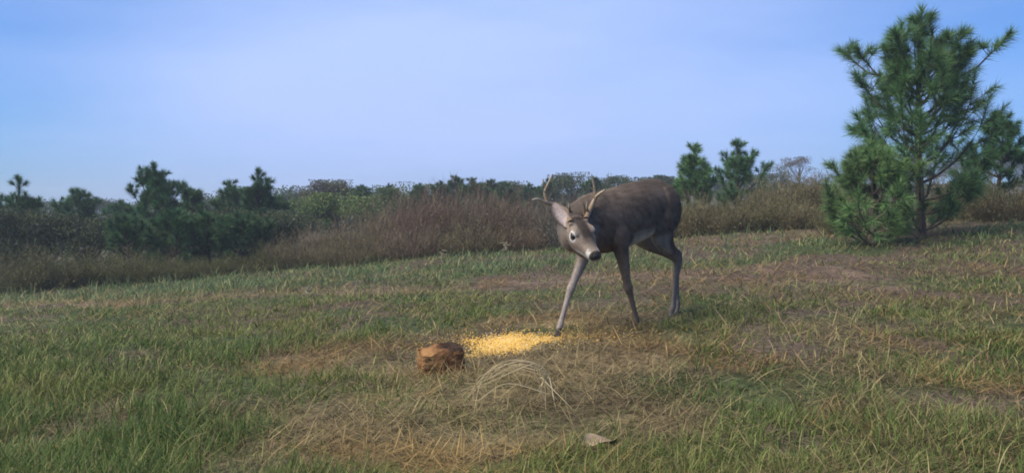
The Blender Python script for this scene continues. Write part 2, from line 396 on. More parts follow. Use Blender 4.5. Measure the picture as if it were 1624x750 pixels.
def make_pine(seed, H, spread, zb=0.05, whorl=0.27, dens=1.0, base=(0.040, 0.075, 0.038), nl=0.145, nw=0.009, lead=2):
    r = np.random.default_rng(seed)
    tubes = []; NV = []; NC = []
    def brush(p0, p1, n, length=nl, tone=1.0):
        V, c = needle_brush(p0, p1, int(n * dens), length, nw, np.array(base) * tone, r); NV.append(V); NC.append(c)
    bend = r.normal(0, 0.03, 2)
    def tr(z): return np.array([bend[0] * H * math.sin(z / H * 2.5), bend[1] * H * math.sin(z / H * 2.2), z])
    R0 = 0.018 * H + 0.012
    zz = np.linspace(-0.1, H * 0.93, 9)
    tubes.append(tube([tr(z) for z in zz], [R0 * (1 - 0.85 * max(z, 0) / H) for z in zz], 8))
    def candle(p, q, n):       # shoot ending in a bottle brush with a few short side shoots round its tip
        p = np.array(p); q = np.array(q); d = q - p; ln_ = np.linalg.norm(d)
        tubes.append(tube([p, (p + q) / 2, q], [0.011, 0.008, 0.004], 5))
        brush(p + d * 0.25, q, n, nl, r.uniform(0.9, 1.15))
        for m in range(4):
            a2 = m * 1.57 + r.random(); s0 = p + d * r.uniform(0.35, 0.75)
            e2 = s0 + np.array([math.cos(a2) * 0.11, math.sin(a2) * 0.11, 0.11])
            tubes.append(tube([s0, (s0 + e2) / 2 - np.array([0, 0, 0.01]), e2], [0.005, 0.004, 0.003], 4)); brush(s0 * 0.4 + e2 * 0.6, e2 + (e2 - s0) * 0.2, n * 0.35, nl * 0.85, r.uniform(0.85, 1.15))
    cap = 0.74
    candle(tr(H * 0.72), tr(H - nl * 0.55), 300)
    z = H * zb
    while z < H * cap:
        f = (z - H * zb) / (H * (cap - zb))
        Lb = spread * (1 - 0.62 * f ** 1.3) * (0.7 + 0.3 * min(1, f * 4))
        nb = int(r.integers(4, 7)); a0 = r.random() * 6.28
        for k in range(nb):
            az = a0 + k * 2 * math.pi / nb + r.normal(0, 0.25); Lk = Lb * r.uniform(0.6, 1.15)
            el = 0.05 + 0.6 * f + r.normal(0, 0.12)
            pts = [tr(z)]; m = 5
            for i in range(m):
                el += 0.20; step = Lk / m; azk = az + r.normal(0, 0.1)
                pts.append(pts[-1] + step * np.array([math.cos(azk) * math.cos(el), math.sin(azk) * math.cos(el), math.sin(el)]))
            tubes.append(tube(pts, np.linspace(0.010 + 0.008 * Lk, 0.004, m + 1), 5))
            tone = r.uniform(0.75, 1.25)
            brush(pts[-2], pts[-1] + (pts[-1] - pts[-2]) * 0.6, 150, nl, tone)
            brush(pts[1], pts[-3], 55 * Lk + 8, nl, tone * 0.9)
            for i in range(2, m):
                for s in (-1, 1):
                    if r.random() < 0.25: continue
                    tl = max(0.13, Lk * 0.36 * r.uniform(0.6, 1.2) * (1.15 - 0.12 * i))
                    d = pts[i] - pts[i - 1]; aa = math.atan2(d[1], d[0]) + s * r.uniform(0.5, 1.0)
                    e2 = pts[i] + tl * np.array([math.cos(aa) * 0.8, math.sin(aa) * 0.8, 0.45 + r.normal(0, 0.2)])
                    tubes.append(tube([pts[i], (pts[i] + e2) / 2 + np.array([0, 0, -0.01]), e2], [0.006, 0.005, 0.003], 4))
                    brush(pts[i] * 0.5 + e2 * 0.5, e2 + (e2 - pts[i]) * 0.2, 95, nl * 0.95, tone * r.uniform(0.8, 1.2))
        z += whorl * r.uniform(0.8, 1.2)
    shoots = lead if isinstance(lead, (list, tuple)) else [((-1) ** k * spread * r.uniform(0.18, 0.62), H * r.uniform(0.70, 0.92)) for k in range(lead + 1)]
    for dx, top in shoots:
        if isinstance(lead, (list, tuple)): top = top / 2.05 * H
        dy = r.normal(0, 0.25) * spread; p = tr(top - min(0.75, 0.45 * H) + 0.1 * r.random()) * np.array([1, 1, 1]); q = np.array([dx, dy, top - nl * 0.5]); s_ = p * 0.35 + q * 0.65; s_[2] = p[2] + (q[2] - p[2]) * 0.42
        tubes.append(tube([p, (p + s_) / 2 - np.array([0, 0, 0.02]), s_], [0.014, 0.012, 0.010], 5)); brush(p * 0.4 + s_ * 0.6, s_, 60, nl)
        candle(s_, q, 210)
    V = np.concatenate(NV); C = np.concatenate(NC)
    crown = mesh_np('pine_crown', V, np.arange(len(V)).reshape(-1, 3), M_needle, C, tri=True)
    return tubes_mesh('pine_trunk', tubes, M_bark), crown

def plant_tree(name, meshes, loc, label, cat, group=None, rz=0, sc=1.0):
    e = empty(name, loc, label, cat, group, rz); e.scale = (sc, sc, sc) if isinstance(sc, (int, float)) else sc
    link('trunk', meshes[0], e); link('crown', meshes[1], e)
    return e

def spot(px, d):
    x = (px - 812) / F * d
    return Vector((x, d, gz(x, d) - 0.02))

def hgt(py, loc):            # height above ground so that the top reaches photo row py
    return CAM_H - (py - HZ) / F * loc.y - loc.z

PINE_BASE = (0.037, 0.075, 0.040)
GP = 'young pines along the left edge of the field'
def pine_at(seed, px, d, top, spread, label, group=None, rz=0, **kw):
    p = spot(px, d); H = hgt(top, p)
    return plant_tree('pine_tree', make_pine(seed, H, spread, **kw), p, label, 'pine tree', group, rz)

pine_at(1, 243, 17.0, 255, 0.80, 'bushy dark pine with several blunt tops, tallest on the left', GP, lead=[(-0.24, 1.86), (-0.48, 1.62), (0.17, 1.90), (0.34, 1.70), (0.56, 1.68), (-0.1, 1.95)], base=PINE_BASE, dens=1.3)
pine_at(2, 410, 18.5, 264, 0.66, 'slender pine with a thin pointed leader, right of the small pine', GP, lead=2, base=(0.037, 0.072, 0.040), dens=1.2)
pine_at(3, 362, 19.5, 284, 0.74, 'small dark pine between the bushy pine and the slender one', GP, lead=2, base=(0.037, 0.070, 0.040))
pine_at(4, 308, 19.0, 298, 0.80, 'low pine just right of the bushy tallest pine', GP, lead=1, base=(0.034, 0.070, 0.036))
pine_at(5, 196, 22.0, 318, 0.9, 'low pine half hidden left of the bushy tallest pine', GP, lead=2, base=(0.034, 0.070, 0.036))
pine_at(6, 118, 19.0, 296, 0.85, 'pine second from the left end of the row', GP, lead=3, base=PINE_BASE)
pine_at(7, 30, 17.0, 276, 0.85, 'leftmost pine of the row, at the edge of the view', GP, lead=3, base=PINE_BASE)
pine_at(14, 278, 14.2, 332, 0.70, 'low full pine in front, right of the bushy tallest pine', GP, lead=2, base=(0.038, 0.072, 0.040))
pine_at(15, 334, 14.4, 336, 0.70, 'low full pine in front of the small dark pine', GP, lead=2, base=(0.036, 0.066, 0.036))
pine_at(16, 388, 14.2, 340, 0.70, 'low full pine in front of the slender pine', GP, lead=2, base=(0.032, 0.058, 0.034))
pine_at(17, 436, 20.0, 310, 0.66, 'low full pine right of the slender pine', GP, lead=2, base=(0.036, 0.066, 0.036))
pine_at(18, 205, 14.4, 340, 0.66, 'low full pine in front and left of the bushy tallest pine', GP, lead=2, base=(0.038, 0.070, 0.038))
GR = 'young pines on the right of the deer'
pine_at(8, 1106, 16.0, 226, 0.58, 'narrow bright green pine directly right of the deer', GR, lead=[(-0.12, 1.55), (0.2, 1.6), (0.34, 1.3), (-0.3, 1.2)], base=(0.066, 0.108, 0.058), dens=1.0)
pine_at(9, 1172, 16.8, 218, 0.74, 'broad pine with clustered tops, second right of the deer', GR, lead=[(-0.20, 1.75), (0.28, 1.80), (0.55, 1.45), (-0.45, 1.35), (0.1, 1.6)], base=(0.052, 0.092, 0.054), dens=1.1)
pine_at(10, 1462, 10.6, 8, 1.35, 'tall near pine rising past the other trees at far right', GR, lead=12, base=(0.054, 0.094, 0.050), nw=0.007, nl=0.175, dens=1.25, zb=0.03, whorl=0.19)
pine_at(12, 1385, 10.0, 236, 0.85, 'short soft green pine at the foot of the tall near pine', GR, lead=4, base=(0.074, 0.112, 0.054), nw=0.007, dens=0.95, zb=0.02, whorl=0.16)
pine_at(13, 1570, 13.0, 176, 0.80, 'pine at the right edge of the view beyond the tall one', GR, lead=3, base=PINE_BASE)

# broadleaf trees and bushes -------------------------------------------------
def leaf_quads(cent, size, col, r):
    n = len(cent)
    u = r.normal(0, 1, (n, 3)); u /= np.linalg.norm(u, axis=1)[:, None]
    v = np.cross(u, r.normal(0, 1, (n, 3))); v /= np.linalg.norm(v, axis=1)[:, None]
    s = np.asarray(size)[:, None]
    V = np.stack([cent - u * s * 0.5, cent + v * s * 0.28, cent + u * s * 0.5, cent - v * s * 0.28], 1).reshape(-1, 3)
    return V, np.arange(4 * n).reshape(-1, 4), np.repeat(col, 4, 0)

def make_broadleaf(seed, H, spread, nleaf=5000, leaf=0.09, cols=((0.06, 0.075, 0.035), (0.11, 0.10, 0.05)), flat=0.55, bole=0.35, nclump=26, clump=0.3):
    r = np.random.default_rng(seed); tubes = []
    R = 0.022 * H + 0.01
    top = np.array([r.normal(0, 0.05) * H, 0, H * (bole + 0.1)])
    tubes.append(tube([(0, 0, -0.1), top * 0.5 + np.array([0.02 * H, 0, 0]), top], [R, R * 0.8, R * 0.6], 7))
    ends = []
    for k in range(nclump):
        a = r.random() * 6.28; rad = spread * math.sqrt(r.random())
        zc = H * (bole + (1 - bole) * (flat * 0.3 + (1 - flat * 0.3) * math.sqrt(max(0.0, 1 - (rad / spread) ** 2)) * r.uniform(0.55, 1.0)))
        e = np.array([math.cos(a) * rad, math.sin(a) * rad, min(zc, H - clump * 0.4)])
        st = top * r.uniform(0.7, 1.0); mid = (st + e) / 2 + np.array([0, 0, -0.06 * H * r.random()]) + r.normal(0, 0.03 * H, 3)
        tubes.append(tube([st, mid, e], [R * 0.4, R * 0.25, R * 0.08], 5)); ends.append((e, mid))
    nleaf = int(nleaf * 2.2); leaf = leaf * 0.66; per = nleaf // nclump; P = []; C = []
    for e, mid in ends:
        n = int(per * r.uniform(0.5, 1.4))
        q = e + np.clip(r.normal(0, 1, (n, 3)), -1.5, 1.5) * np.array([clump, clump, clump * 0.55]) * r.uniform(0.6, 1.1)
        P.append(q); t = np.clip(r.random() * 0.7 + r.random(n) * 0.3, 0, 1)
        C.append(mixc(cols[0], cols[1], t) * r.uniform(0.65, 1.35, n)[:, None])
    P = np.concatenate(P); C = np.concatenate(C)
    V, f, c = leaf_quads(P, leaf * r.uniform(0.6, 1.4, len(P)), C, r)
    return tubes_mesh('broadleaf_trunk', tubes, M_bark), mesh_np('broadleaf_crown', V, f, M_leaf, c)

def make_bush(seed, H, W, nstem=170, nleaf=3500, leaf=0.022, cols=((0.085, 0.060, 0.045), (0.15, 0.115, 0.07)), stemc=(0.105, 0.080, 0.066), upright=0.35, sw=0.008, spray=True):
    """thicket of thin upright stems with small leaves and seed heads"""
    r = np.random.default_rng(seed)
    n = nstem; a = r.random(n) * 6.28; rad = np.sqrt(r.random(n)) * W * 0.36
    P = np.stack([np.cos(a) * rad, np.sin(a) * rad, np.full(n, -0.03)], 1)
    hh = H * (1 - 0.45 * (rad / (W * 0.36)) ** 2) * r.uniform(0.6, 1.04, n)
    az = a + r.normal(0, 0.6, n); lean = np.clip(upright * (0.25 + rad / (W * 0.36) * 0.75) * r.uniform(0.4, 1.3, n), 0, 0.7)
    dr = r.uniform(0.0, 0.45, n)
    sc = np.array(stemc)[None] * r.uniform(0.6, 1.5, n)[:, None]
    st = blades(P, hh, az, lean, dr, sw * r.uniform(0.7, 1.3, n), sc, 4)
    stems = mesh_np('bush_stems', st[0], st[1], M_leaf, st[2])
    C3 = st[0].reshape(n, 5, 2, 3).mean(2)
    m = nleaf; k = r.integers(0, n, m); t = np.clip(1 - r.random(m) ** (1.0 if px < 600 else 1.1) * 0.92, 0, 0.999) * 4; i = t.astype(int); fr = (t - i)[:, None]
    Q = C3[k, i] * (1 - fr) + C3[k, i + 1] * fr + r.normal(0, 1, (m, 3)) * np.array([0.055, 0.055, 0.05]) * (H ** 0.5)
    Q[:, 2] = np.maximum(Q[:, 2], 0.02)
    tone = np.clip(0.5 * r.random(m) + 0.5 * vnoise(Q[:, 0] + 7, Q[:, 2] * 2 + Q[:, 1], 0.25, seed), 0, 1)
    c = mixc(cols[0], cols[1], tone) * r.uniform(0.6, 1.4, m)[:, None]
    lf = leaf_quads(Q, leaf * r.uniform(0.6, 1.5, m), c, r)
    parts = [lf]
    if spray:   # fine side twigs
        q = nstem * 16; k = r.integers(0, n, q); i = r.integers(1, 5, q)
        tw = blades(C3[k, i], H * r.uniform(0.10, 0.26, q), r.random(q) * 6.28, r.uniform(0.1, 0.55, q), r.uniform(-0.3, 0.3, q), np.full(q, sw * 0.55), mixc(cols[0], cols[1], r.random(q)) * 0.9, 2)
        n2 = tw[0].reshape(q, -1, 3)
        parts.append((tw[0], tw[1], tw[2]))
    V, f, c = join(parts)
    return stems, mesh_np('bush_foliage', V, f, M_leaf, c)

def plant_bush(meshes, loc, label, group, rz=0, sc=(1, 1, 1), name='bush', cat='bush'):
    e = empty(name, loc, label, cat, group, rz); e.scale = sc
    link('stems', meshes[0], e); link('foliage', meshes[1], e)
    return e

# trees beyond the thicket
GB = 'trees behind the brown thicket'
def broad_at(seed, px, d, top, spread, label, group=GB, **kw):
    p = spot(px, d); return plant_tree('broadleaf_tree', make_broadleaf(seed, hgt(top, p), spread, **kw), p, label, 'tree', group)
GREENS = ((0.046, 0.072, 0.030), (0.085, 0.106, 0.042)); DARKS = ((0.038, 0.054, 0.030), (0.062, 0.078, 0.042))
broad_at(21, 520, 30, 281, 0.95, 'round-topped dark broadleaf tree, highest behind left end of the brown thicket', cols=((0.05, 0.05, 0.035), (0.085, 0.08, 0.05)), nleaf=4200, nclump=24, clump=0.22, bole=0.3)
broad_at(22, 468, 23, 311, 1.05, 'low mid green tree right of the slender pine', cols=GREENS, nleaf=5200, bole=0.12, clump=0.22)
broad_at(23, 535, 22, 300, 1.15, 'bright green leafy tree in front of the round-topped tree', cols=((0.055, 0.094, 0.032), (0.10, 0.128, 0.046)), nleaf=5200, bole=0.1, clump=0.2)
broad_at(24, 630, 26, 293, 1.1, 'green tree behind middle of the brown thicket, left of the spiky pine', cols=GREENS, nleaf=4500, bole=0.15, clump=0.22)
pine_at(25, 722, 30, 277, 0.9, 'dark spiky pine above the highest part of the brown thicket', GB, lead=3, base=(0.040, 0.066, 0.036), nw=0.014, dens=0.8)
pine_at(26, 782, 29, 284, 0.7, 'thin pine right of the dark spiky pine', GB, lead=2, base=(0.040, 0.066, 0.036), nw=0.014, dens=0.8)
pine_at(27, 614, 32, 290, 0.8, 'pine right of the round-topped broadleaf tree', GB, lead=2, base=(0.036, 0.060, 0.036), nw=0.014, dens=0.7)
pine_at(28, 667, 33, 290, 0.8, 'narrow pine left of the dark spiky pine', GB, lead=1, base=(0.036, 0.060, 0.036), nw=0.014, dens=0.7)
broad_at(29, 818, 30, 292, 0.8, 'dark green tree left of the antlers', cols=DARKS, nleaf=3800, clump=0.2)
broad_at(30, 905, 31, 277, 1.0, 'dark tree rising behind the antlers', cols=DARKS, nleaf=4200, clump=0.24)
broad_at(31, 975, 32, 281, 0.9, 'dark tree half hidden behind the back of the deer', cols=DARKS, nleaf=4000, clump=0.22)
broad_at(32, 1042, 33, 279, 0.8, 'dark tree showing just above the rump of the deer', cols=DARKS, nleaf=3600, clump=0.2)
back = [o for o in bpy.data.objects if o.get('group') == GB and o.get('category') == 'pine tree']
for i, (px, d, top, lab) in enumerate(((575, 27, 292, 'green pine between the round-topped tree and the brown thicket'), (655, 26, 293, 'green pine left of the dark spiky pine, behind the brown thicket'), (697, 27, 286, 'green pine touching the left side of the dark spiky pine'), (746, 26, 281, 'green pine touching the right side of the dark spiky pine'),
                                       (764, 28, 288, 'green pine between the dark spiky pine and the thin pine'), (806, 27, 287, 'green pine just right of the thin pine'), (838, 28, 289, 'green pine at the tip of the left antler'), (868, 27, 283, 'green pine behind the left antler'), (940, 28, 279, 'green pine behind the right antler'))):
    s_ = back[i % len(back)]; p = spot(px, d); hs = hgt(top, p) / max(0.1, CAM_H - ((277, 284, 290, 290)[i % 4] - HZ) / F * s_.location.y - s_.location.z)
    copy_thing(s_, p, rng.random() * 6, (hs * 1.25, hs * 1.25, hs), lab, GB)
# thicket row filler, far treeline
GT = 'distant treeline beyond the field'
pb = [make_broadleaf(60 + i, 2.6, 1.35, nleaf=2600, leaf=0.16, cols=c, bole=0.12, nclump=20, clump=0.32) for i, c in enumerate((GREENS, DARKS, ((0.042, 0.066, 0.032), (0.076, 0.094, 0.042))))]
protos = []
k = 0
for px in range(-20, 1680, 46):
    d = 38 + 8 * vnoise([px * 1.0], [3.0], 60, 91)[0]; p = spot(px + rng.uniform(-12, 12), d)
    top = (313 if px < 340 else 303 if px < 450 else 294) + 12 * (rng.random() - 0.5) if px < 1050 else 286 + 16 * (rng.random() - 0.5)
    s = hgt(top, p) / 2.6
    if k < 3:
        e = plant_tree('broadleaf_tree', pb[k], p, 'low dark green tree in the distant treeline', 'tree', GT, rng.random() * 6, s); protos.append(e)
    else:
        copy_thing(protos[k % 3], p, rng.random() * 6, (s * rng.uniform(0.9, 1.3), s * rng.uniform(0.9, 1.3), s), 'low dark green tree in the distant treeline', GT)
    k += 1
# wooded rise far to the right
GH = 'trees on the wooded rise far right'
far_t = make_broadleaf(80, 9.0, 4.2, nleaf=3600, leaf=0.5, cols=((0.035, 0.042, 0.032), (0.055, 0.06, 0.045)), bole=0.15, nclump=26, clump=0.9)
first = None
for px, top, d in ((1190, 276, 120), (1222, 281, 122), (1252, 284, 118), (1285, 280, 121), (1318, 276, 120), (1346, 268, 118), (1372, 258, 117), (1404, 250, 118), (1440, 244, 119), (1480, 240, 120), (1525, 238, 121), (1570, 240, 120), (1615, 236, 119), (1085, 288, 122), (1120, 286, 121), (1155, 282, 122)):
    p = spot(px, d); s = hgt(top, p) / 9.0; lab = 'hazy dark tree on the wooded rise far right'
    if first is None: first = plant_tree('broadleaf_tree', far_t, p, lab, 'tree', GH, 0, s)
    else: copy_thing(first, p, rng.random() * 6, (s * 1.1, s * 1.1, s), lab, GH)
broad_at(90, 1262, 62, 250, 1.35, 'sparse flat-topped tree standing above the treeline at right', 'far solitary trees', cols=((0.07, 0.058, 0.045), (0.10, 0.085, 0.06)), nleaf=1500, leaf=0.11, bole=0.55, nclump=16, clump=0.28, flat=1.0)
broad_at(91, 1222, 50, 262, 0.9, 'dark ragged tree between the broad pine and the flat-topped tree', 'far solitary trees', cols=DARKS, nleaf=1500, leaf=0.12, nclump=14, clump=0.25)

# brown thicket across the middle
BR = ((0.098, 0.074, 0.057), (0.178, 0.138, 0.098)); OL = ((0.088, 0.076, 0.048), (0.158, 0.132, 0.080)); RD = ((0.102, 0.071, 0.057), (0.180, 0.130, 0.096))
GK = 'bushes of the brown thicket'
bm = {'b': make_bush(101, 1.0, 1.1, 230, 5200, cols=BR), 'o': make_bush(102, 1.0, 1.15, 220, 5200, cols=OL, stemc=(0.09, 0.078, 0.05)), 'r': make_bush(103, 1.0, 1.05, 240, 5200, cols=RD)}
thick = [  # px, depth, top row, width, kind, label
 (478, 14.0, 366, 0.95, 'o', 'olive bush at the left end of the brown thicket'),
 (522, 14.4, 350, 1.0, 'b', 'low brown bush, second from the left end of the brown thicket'),
 (572, 14.2, 338, 1.0, 'o', 'olive brown bush behind the tall pale weed stalk'),
 (622, 14.8, 322, 1.1, 'b', 'brown bush stepping up left of the highest reddish bush'),
 (672, 14.4, 308, 1.1, 'r', 'reddish bush on the left shoulder of the thicket top'),
 (722, 14.8, 297, 1.2, 'r', 'highest reddish bush in the middle of the thicket'),
 (770, 14.3, 303, 1.1, 'b', 'tall brown bush just right of the highest reddish bush'),
 (818, 14.6, 312, 1.1, 'r', 'reddish bush left of the antlers'),
 (862, 14.8, 318, 1.0, 'b', 'brown bush directly behind the left antler'),
 (645, 13.6, 355, 0.9, 'b', 'short brown bush at the foot of the thicket, left of middle'),
 (745, 13.6, 350, 0.9, 'o', 'short olive bush at the foot of the thicket, middle'),
 (835, 13.7, 352, 0.9, 'b', 'short brown bush at the foot of the thicket near the head of the deer'),
 (545, 13.4, 372, 0.8, 'o', 'lowest olive bush in front of the thicket, left part'),
]
bfirst = {}
for px, d, top, wd, kd, lab in thick:
    p = spot(px, d); h = hgt(top, p) * (1.0 if px < 600 else 1.1)
    if kd not in bfirst: bfirst[kd] = plant_bush(bm[kd], p, lab, GK, rng.random() * 6, (wd, wd, h))
    else: copy_thing(bfirst[kd], p, rng.random() * 6, (wd, wd, h), lab, GK)
# grey twiggy bushes behind the antlers and the deer
tw = make_bush(110, 1.0, 1.1, 210, 1500, leaf=0.03, cols=((0.075, 0.07, 0.06), (0.11, 0.10, 0.085)), stemc=(0.10, 0.09, 0.085), upright=0.5)
GG = 'grey twiggy bushes behind the deer'
b0 = None
for px, d, top, wd, lab in ((915, 13.2, 276, 1.05, 'grey leafless twiggy bush rising between the antlers'), (962, 13.8, 292, 1.0, 'grey twiggy bush behind the shoulder of the deer'), (1015, 14.0, 300, 1.0, 'grey twiggy bush behind the back of the deer')):
    p = spot(px, d); h = hgt(top, p)
    if b0 is None: b0 = plant_bush(tw, p, lab, GG, 0.3, (wd, wd, h))
    else: copy_thing(b0, p, rng.random() * 6, (wd, wd, h), lab, GG)
# right hand brush: straw coloured tall weeds
ST = ((0.085, 0.080, 0.045), (0.16, 0.135, 0.075))
sb = make_bush(120, 1.0, 1.1, 260, 4200, leaf=0.03, cols=ST, stemc=(0.17, 0.135, 0.08), upright=0.28)
GS = 'straw coloured brush on the right'
s0 = None
for px, d, top, wd, lab in ((1228, 14.5, 288, 1.0, 'straw coloured brush right of the broad pine'), (1275, 15.0, 279, 1.1, 'tallest straw coloured brush below the flat-topped tree'), (1322, 14.6, 284, 1.05, 'straw coloured brush left of the short soft pine'),
                            (1250, 13.4, 322, 0.9, 'low straw coloured brush in front of the tallest brush'), (1300, 13.2, 325, 0.9, 'low straw coloured brush in front, nearer the short soft pine'), (1090, 13.6, 312, 0.95, 'straw coloured brush at the foot of the narrow pine'), (1140, 13.4, 322, 0.95, 'low straw coloured brush between the deer and the broad pine'), (1515, 13.0, 280, 1.0, 'straw coloured brush at the right edge of the view'), (1600, 12.0, 290, 1.0, 'rightmost straw coloured brush')):
    p = spot(px, d); h = hgt(top, p) * 1.16
    if s0 is None: s0 = plant_bush(sb, p, lab, GS, 0.3, (wd, wd, h))
    else: copy_thing(s0, p, rng.random() * 6, (wd, wd, h), lab, GS)
gb = make_bush(125, 1.0, 1.15, 170, 5200, leaf=0.028, cols=((0.050, 0.058, 0.026), (0.10, 0.094, 0.042)), stemc=(0.085, 0.072, 0.040), upright=0.4)
GL = 'leafy olive bushes'
g0 = None
for px, d, top, wd, lab in ((1190, 13.8, 306, 1.1, 'leafy olive bush under the broad pine'), (215, 13.0, 392, 0.95, 'leafy olive bush under the bushy tallest pine'), (160, 13.2, 388, 1.0, 'leafy olive bush left of the bushy tallest pine'), (95, 13.0, 384, 1.05, 'leafy olive bush second from the left edge'), (25, 12.8, 380, 1.05, 'leafy olive bush at the left edge'),
                            (258, 12.9, 400, 0.8, 'low leafy olive bush right of the bushy tallest pine'), (335, 13.4, 402, 0.8, 'low leafy olive bush below the small dark pine'), (395, 13.6, 394, 0.9, 'low leafy olive bush below the slender pine'), (440, 14.2, 376, 0.9, 'low leafy olive bush beside the left end of the brown thicket'), (1345, 12.0, 315, 0.75, 'low leafy olive bush left of the tall near pine')):
    p = spot(px, d); h = hgt(top, p)
    if g0 is None: g0 = plant_bush(gb, p, lab, GL, 0.3, (wd, wd, h))
    else: copy_thing(g0, p, rng.random() * 6, (wd, wd, h), lab, GL)
# darker bushes that fill the row behind the left pines
db = make_broadleaf(130, 1.0, 0.75, nleaf=4200, leaf=0.06, cols=((0.032, 0.046, 0.026), (0.055, 0.066, 0.034)), bole=0.02, nclump=30, clump=0.16)
GD = 'dark leafy shrubs under the left pines'
d0 = None
for px, d, top in ((15, 15.5, 318), (75, 15.8, 326), (140, 16.0, 330), (200, 16.2, 336), (262, 15.6, 345), (318, 16.2, 338), (372, 16.5, 332), (425, 16.8, 328), (290, 18.5, 322), (345, 19, 320), (455, 18.0, 326)):
    p = spot(px, d); h = hgt(top, p); lab = 'dark leafy shrub filling the gaps under the left pines'
    if d0 is None:
        d0 = plant_tree('shrub', db, p, lab, 'shrub', GD, 0, (1, 1, h))
    else: copy_thing(d0, p, rng.random() * 6, (1.05, 1.05, h), lab, GD)

# ------------------------------------------------------------------ haze
HAZE = 0.0026
if HAZE:
    import bmesh
    bmh = bmesh.new(); bmesh.ops.create_cube(bmh, size=1); meh = bpy.data.meshes.new('haze'); bmh.to_mesh(meh); bmh.free()
    hz = link('haze', meh); hz.scale = (820, 450, 15.5); hz.location = (0, 190, 4.75)
    mh = bpy.data.materials.new('haze_air'); mh.use_nodes = True; t = mh.node_tree; t.nodes.remove(t.nodes['Principled BSDF'])
    pv = t.nodes.new('ShaderNodeVolumePrincipled'); pv.inputs['Color'].default_value = (0.80, 0.88, 0.99, 1); pv.inputs['Density'].default_value = HAZE; pv.inputs['Anisotropy'].default_value = 0.2
    t.links.new(pv.outputs[0], t.nodes['Material Output'].inputs['Volume']); meh.materials.append(mh)
    tag(hz, 'thin pale haze over the field', 'haze', kind='stuff')

# ------------------------------------------------------------------ the deer
TH = math.radians(48)
FWD = np.array([-math.cos(TH), -math.sin(TH), 0]); LFT = np.array([-FWD[1], FWD[0], 0]); UP = np.array([0, 0, 1.0])
ORG = np.array([0.788, 5.69, 0.0])
def DL(x, y, z): return ORG + FWD * x + LFT * y + UP * z
def to_local(V):
    d = V - ORG; return np.stack([d @ FWD, d @ LFT, d[:, 2]], 1)
EYES = np.array(at(925, 370, 5.02))
HS = 1.10
hf = np.array([0.36, -0.79, -0.49]); hf /= np.linalg.norm(hf)
hl = np.array([-hf[1], hf[0], 0]); hl /= np.linalg.norm(hl)
roll = math.radians(13); hu = np.cross(hf, hl)
hl, hu = hl * math.cos(roll) + hu * math.sin(roll), hu * math.cos(roll) - hl * math.sin(roll)
def HD(x, y, z): return EYES + (hf * x * 0.90 + hl * y * 1.08 + hu * z) * HS
def to_head(V):
    d = V - EYES; return np.stack([d @ hf / 0.90, d @ hl / 1.08, d @ hu], 1) / HS

dV, dF = [], []
def loft(rings, k=20):
    """rings: (centre, axis a, axis b, ra, rb_up, rb_down)"""
    o = sum(len(v) for v in dV); V = []
    for c, a, b, ra, ru, rd in rings:
        for j in range(k):
            t = 2 * math.pi * j / k; s = math.sin(t)
            V.append(c + a * (ra * math.cos(t)) + b * ((ru if s > 0 else rd) * s))
    n = len(rings); f = []
    for i in range(n - 1):
        for j in range(k): f.append((o + i * k + j, o + i * k + (j + 1) % k, o + (i + 1) * k + (j + 1) % k, o + (i + 1) * k + j))
    V.append(rings[0][0]); V.append(rings[-1][0])
    for j in range(k):
        f.append((o + n * k, o + (j + 1) % k, o + j)); f.append((o + n * k + 1, o + (n - 1) * k + j, o + (n - 1) * k + (j + 1) % k))
    dV.append(np.array(V)); dF.extend(f)

def spline(P, m):
    P = np.array(P, float); n = len(P); out = []
    for i in range(n - 1):
        p0 = P[max(i - 1, 0)]; p1 = P[i]; p2 = P[i + 1]; p3 = P[min(i + 2, n - 1)]
        for s in range(m):
            t = s / m
            out.append(0.5 * (2 * p1 + (p2 - p0) * t + (2 * p0 - 5 * p1 + 4 * p2 - p3) * t * t + (3 * p1 - p0 - 3 * p2 + p3) * t ** 3))
    out.append(P[-1]); return np.array(out)

# torso: x along the body, top, bottom, half width
# shoulder blade and haunch stand a little proud of the trunk
for s in (-1, 1):
    loft([(DL(x, s * 0.115, 0.665 + 0.25 * (x - 0.27)), LFT * s, UP, r_ * 0.34, r_ * 0.8, r_ * 1.3) for x, r_ in ((0.13, 0.02), (0.17, 0.09), (0.24, 0.125), (0.31, 0.12), (0.37, 0.08), (0.40, 0.02))], 16)
    loft([(DL(x, s * 0.105, 0.755), LFT * s, UP, r_ * 0.5, r_ * 1.1, r_ * 1.2) for x, r_ in ((-0.44, 0.02), (-0.40, 0.10), (-0.32, 0.15), (-0.23, 0.14), (-0.17, 0.09), (-0.14, 0.02))], 16)
T = [(-0.485, 0.83, 0.72, 0.05), (-0.46, 0.885, 0.66, 0.10), (-0.40, 0.935, 0.62, 0.135), (-0.30, 0.962, 0.59, 0.155), (-0.18, 0.952, 0.565, 0.162),
     (-0.05, 0.935, 0.53, 0.175), (0.08, 0.912, 0.505, 0.178), (0.20, 0.887, 0.486, 0.168), (0.30, 0.868, 0.474, 0.152), (0.39, 0.845, 0.48, 0.14), (0.47, 0.83, 0.50, 0.115), (0.53, 0.78, 0.54, 0.075)]
R = []
for x, zt, zb_, hw in spline(T, 3):
    zc = zb_ + (zt - zb_) * 0.52
    R.append((DL(x, 0, zc), LFT, UP, hw, zt - zc, zc - zb_))
loft(R, 28)

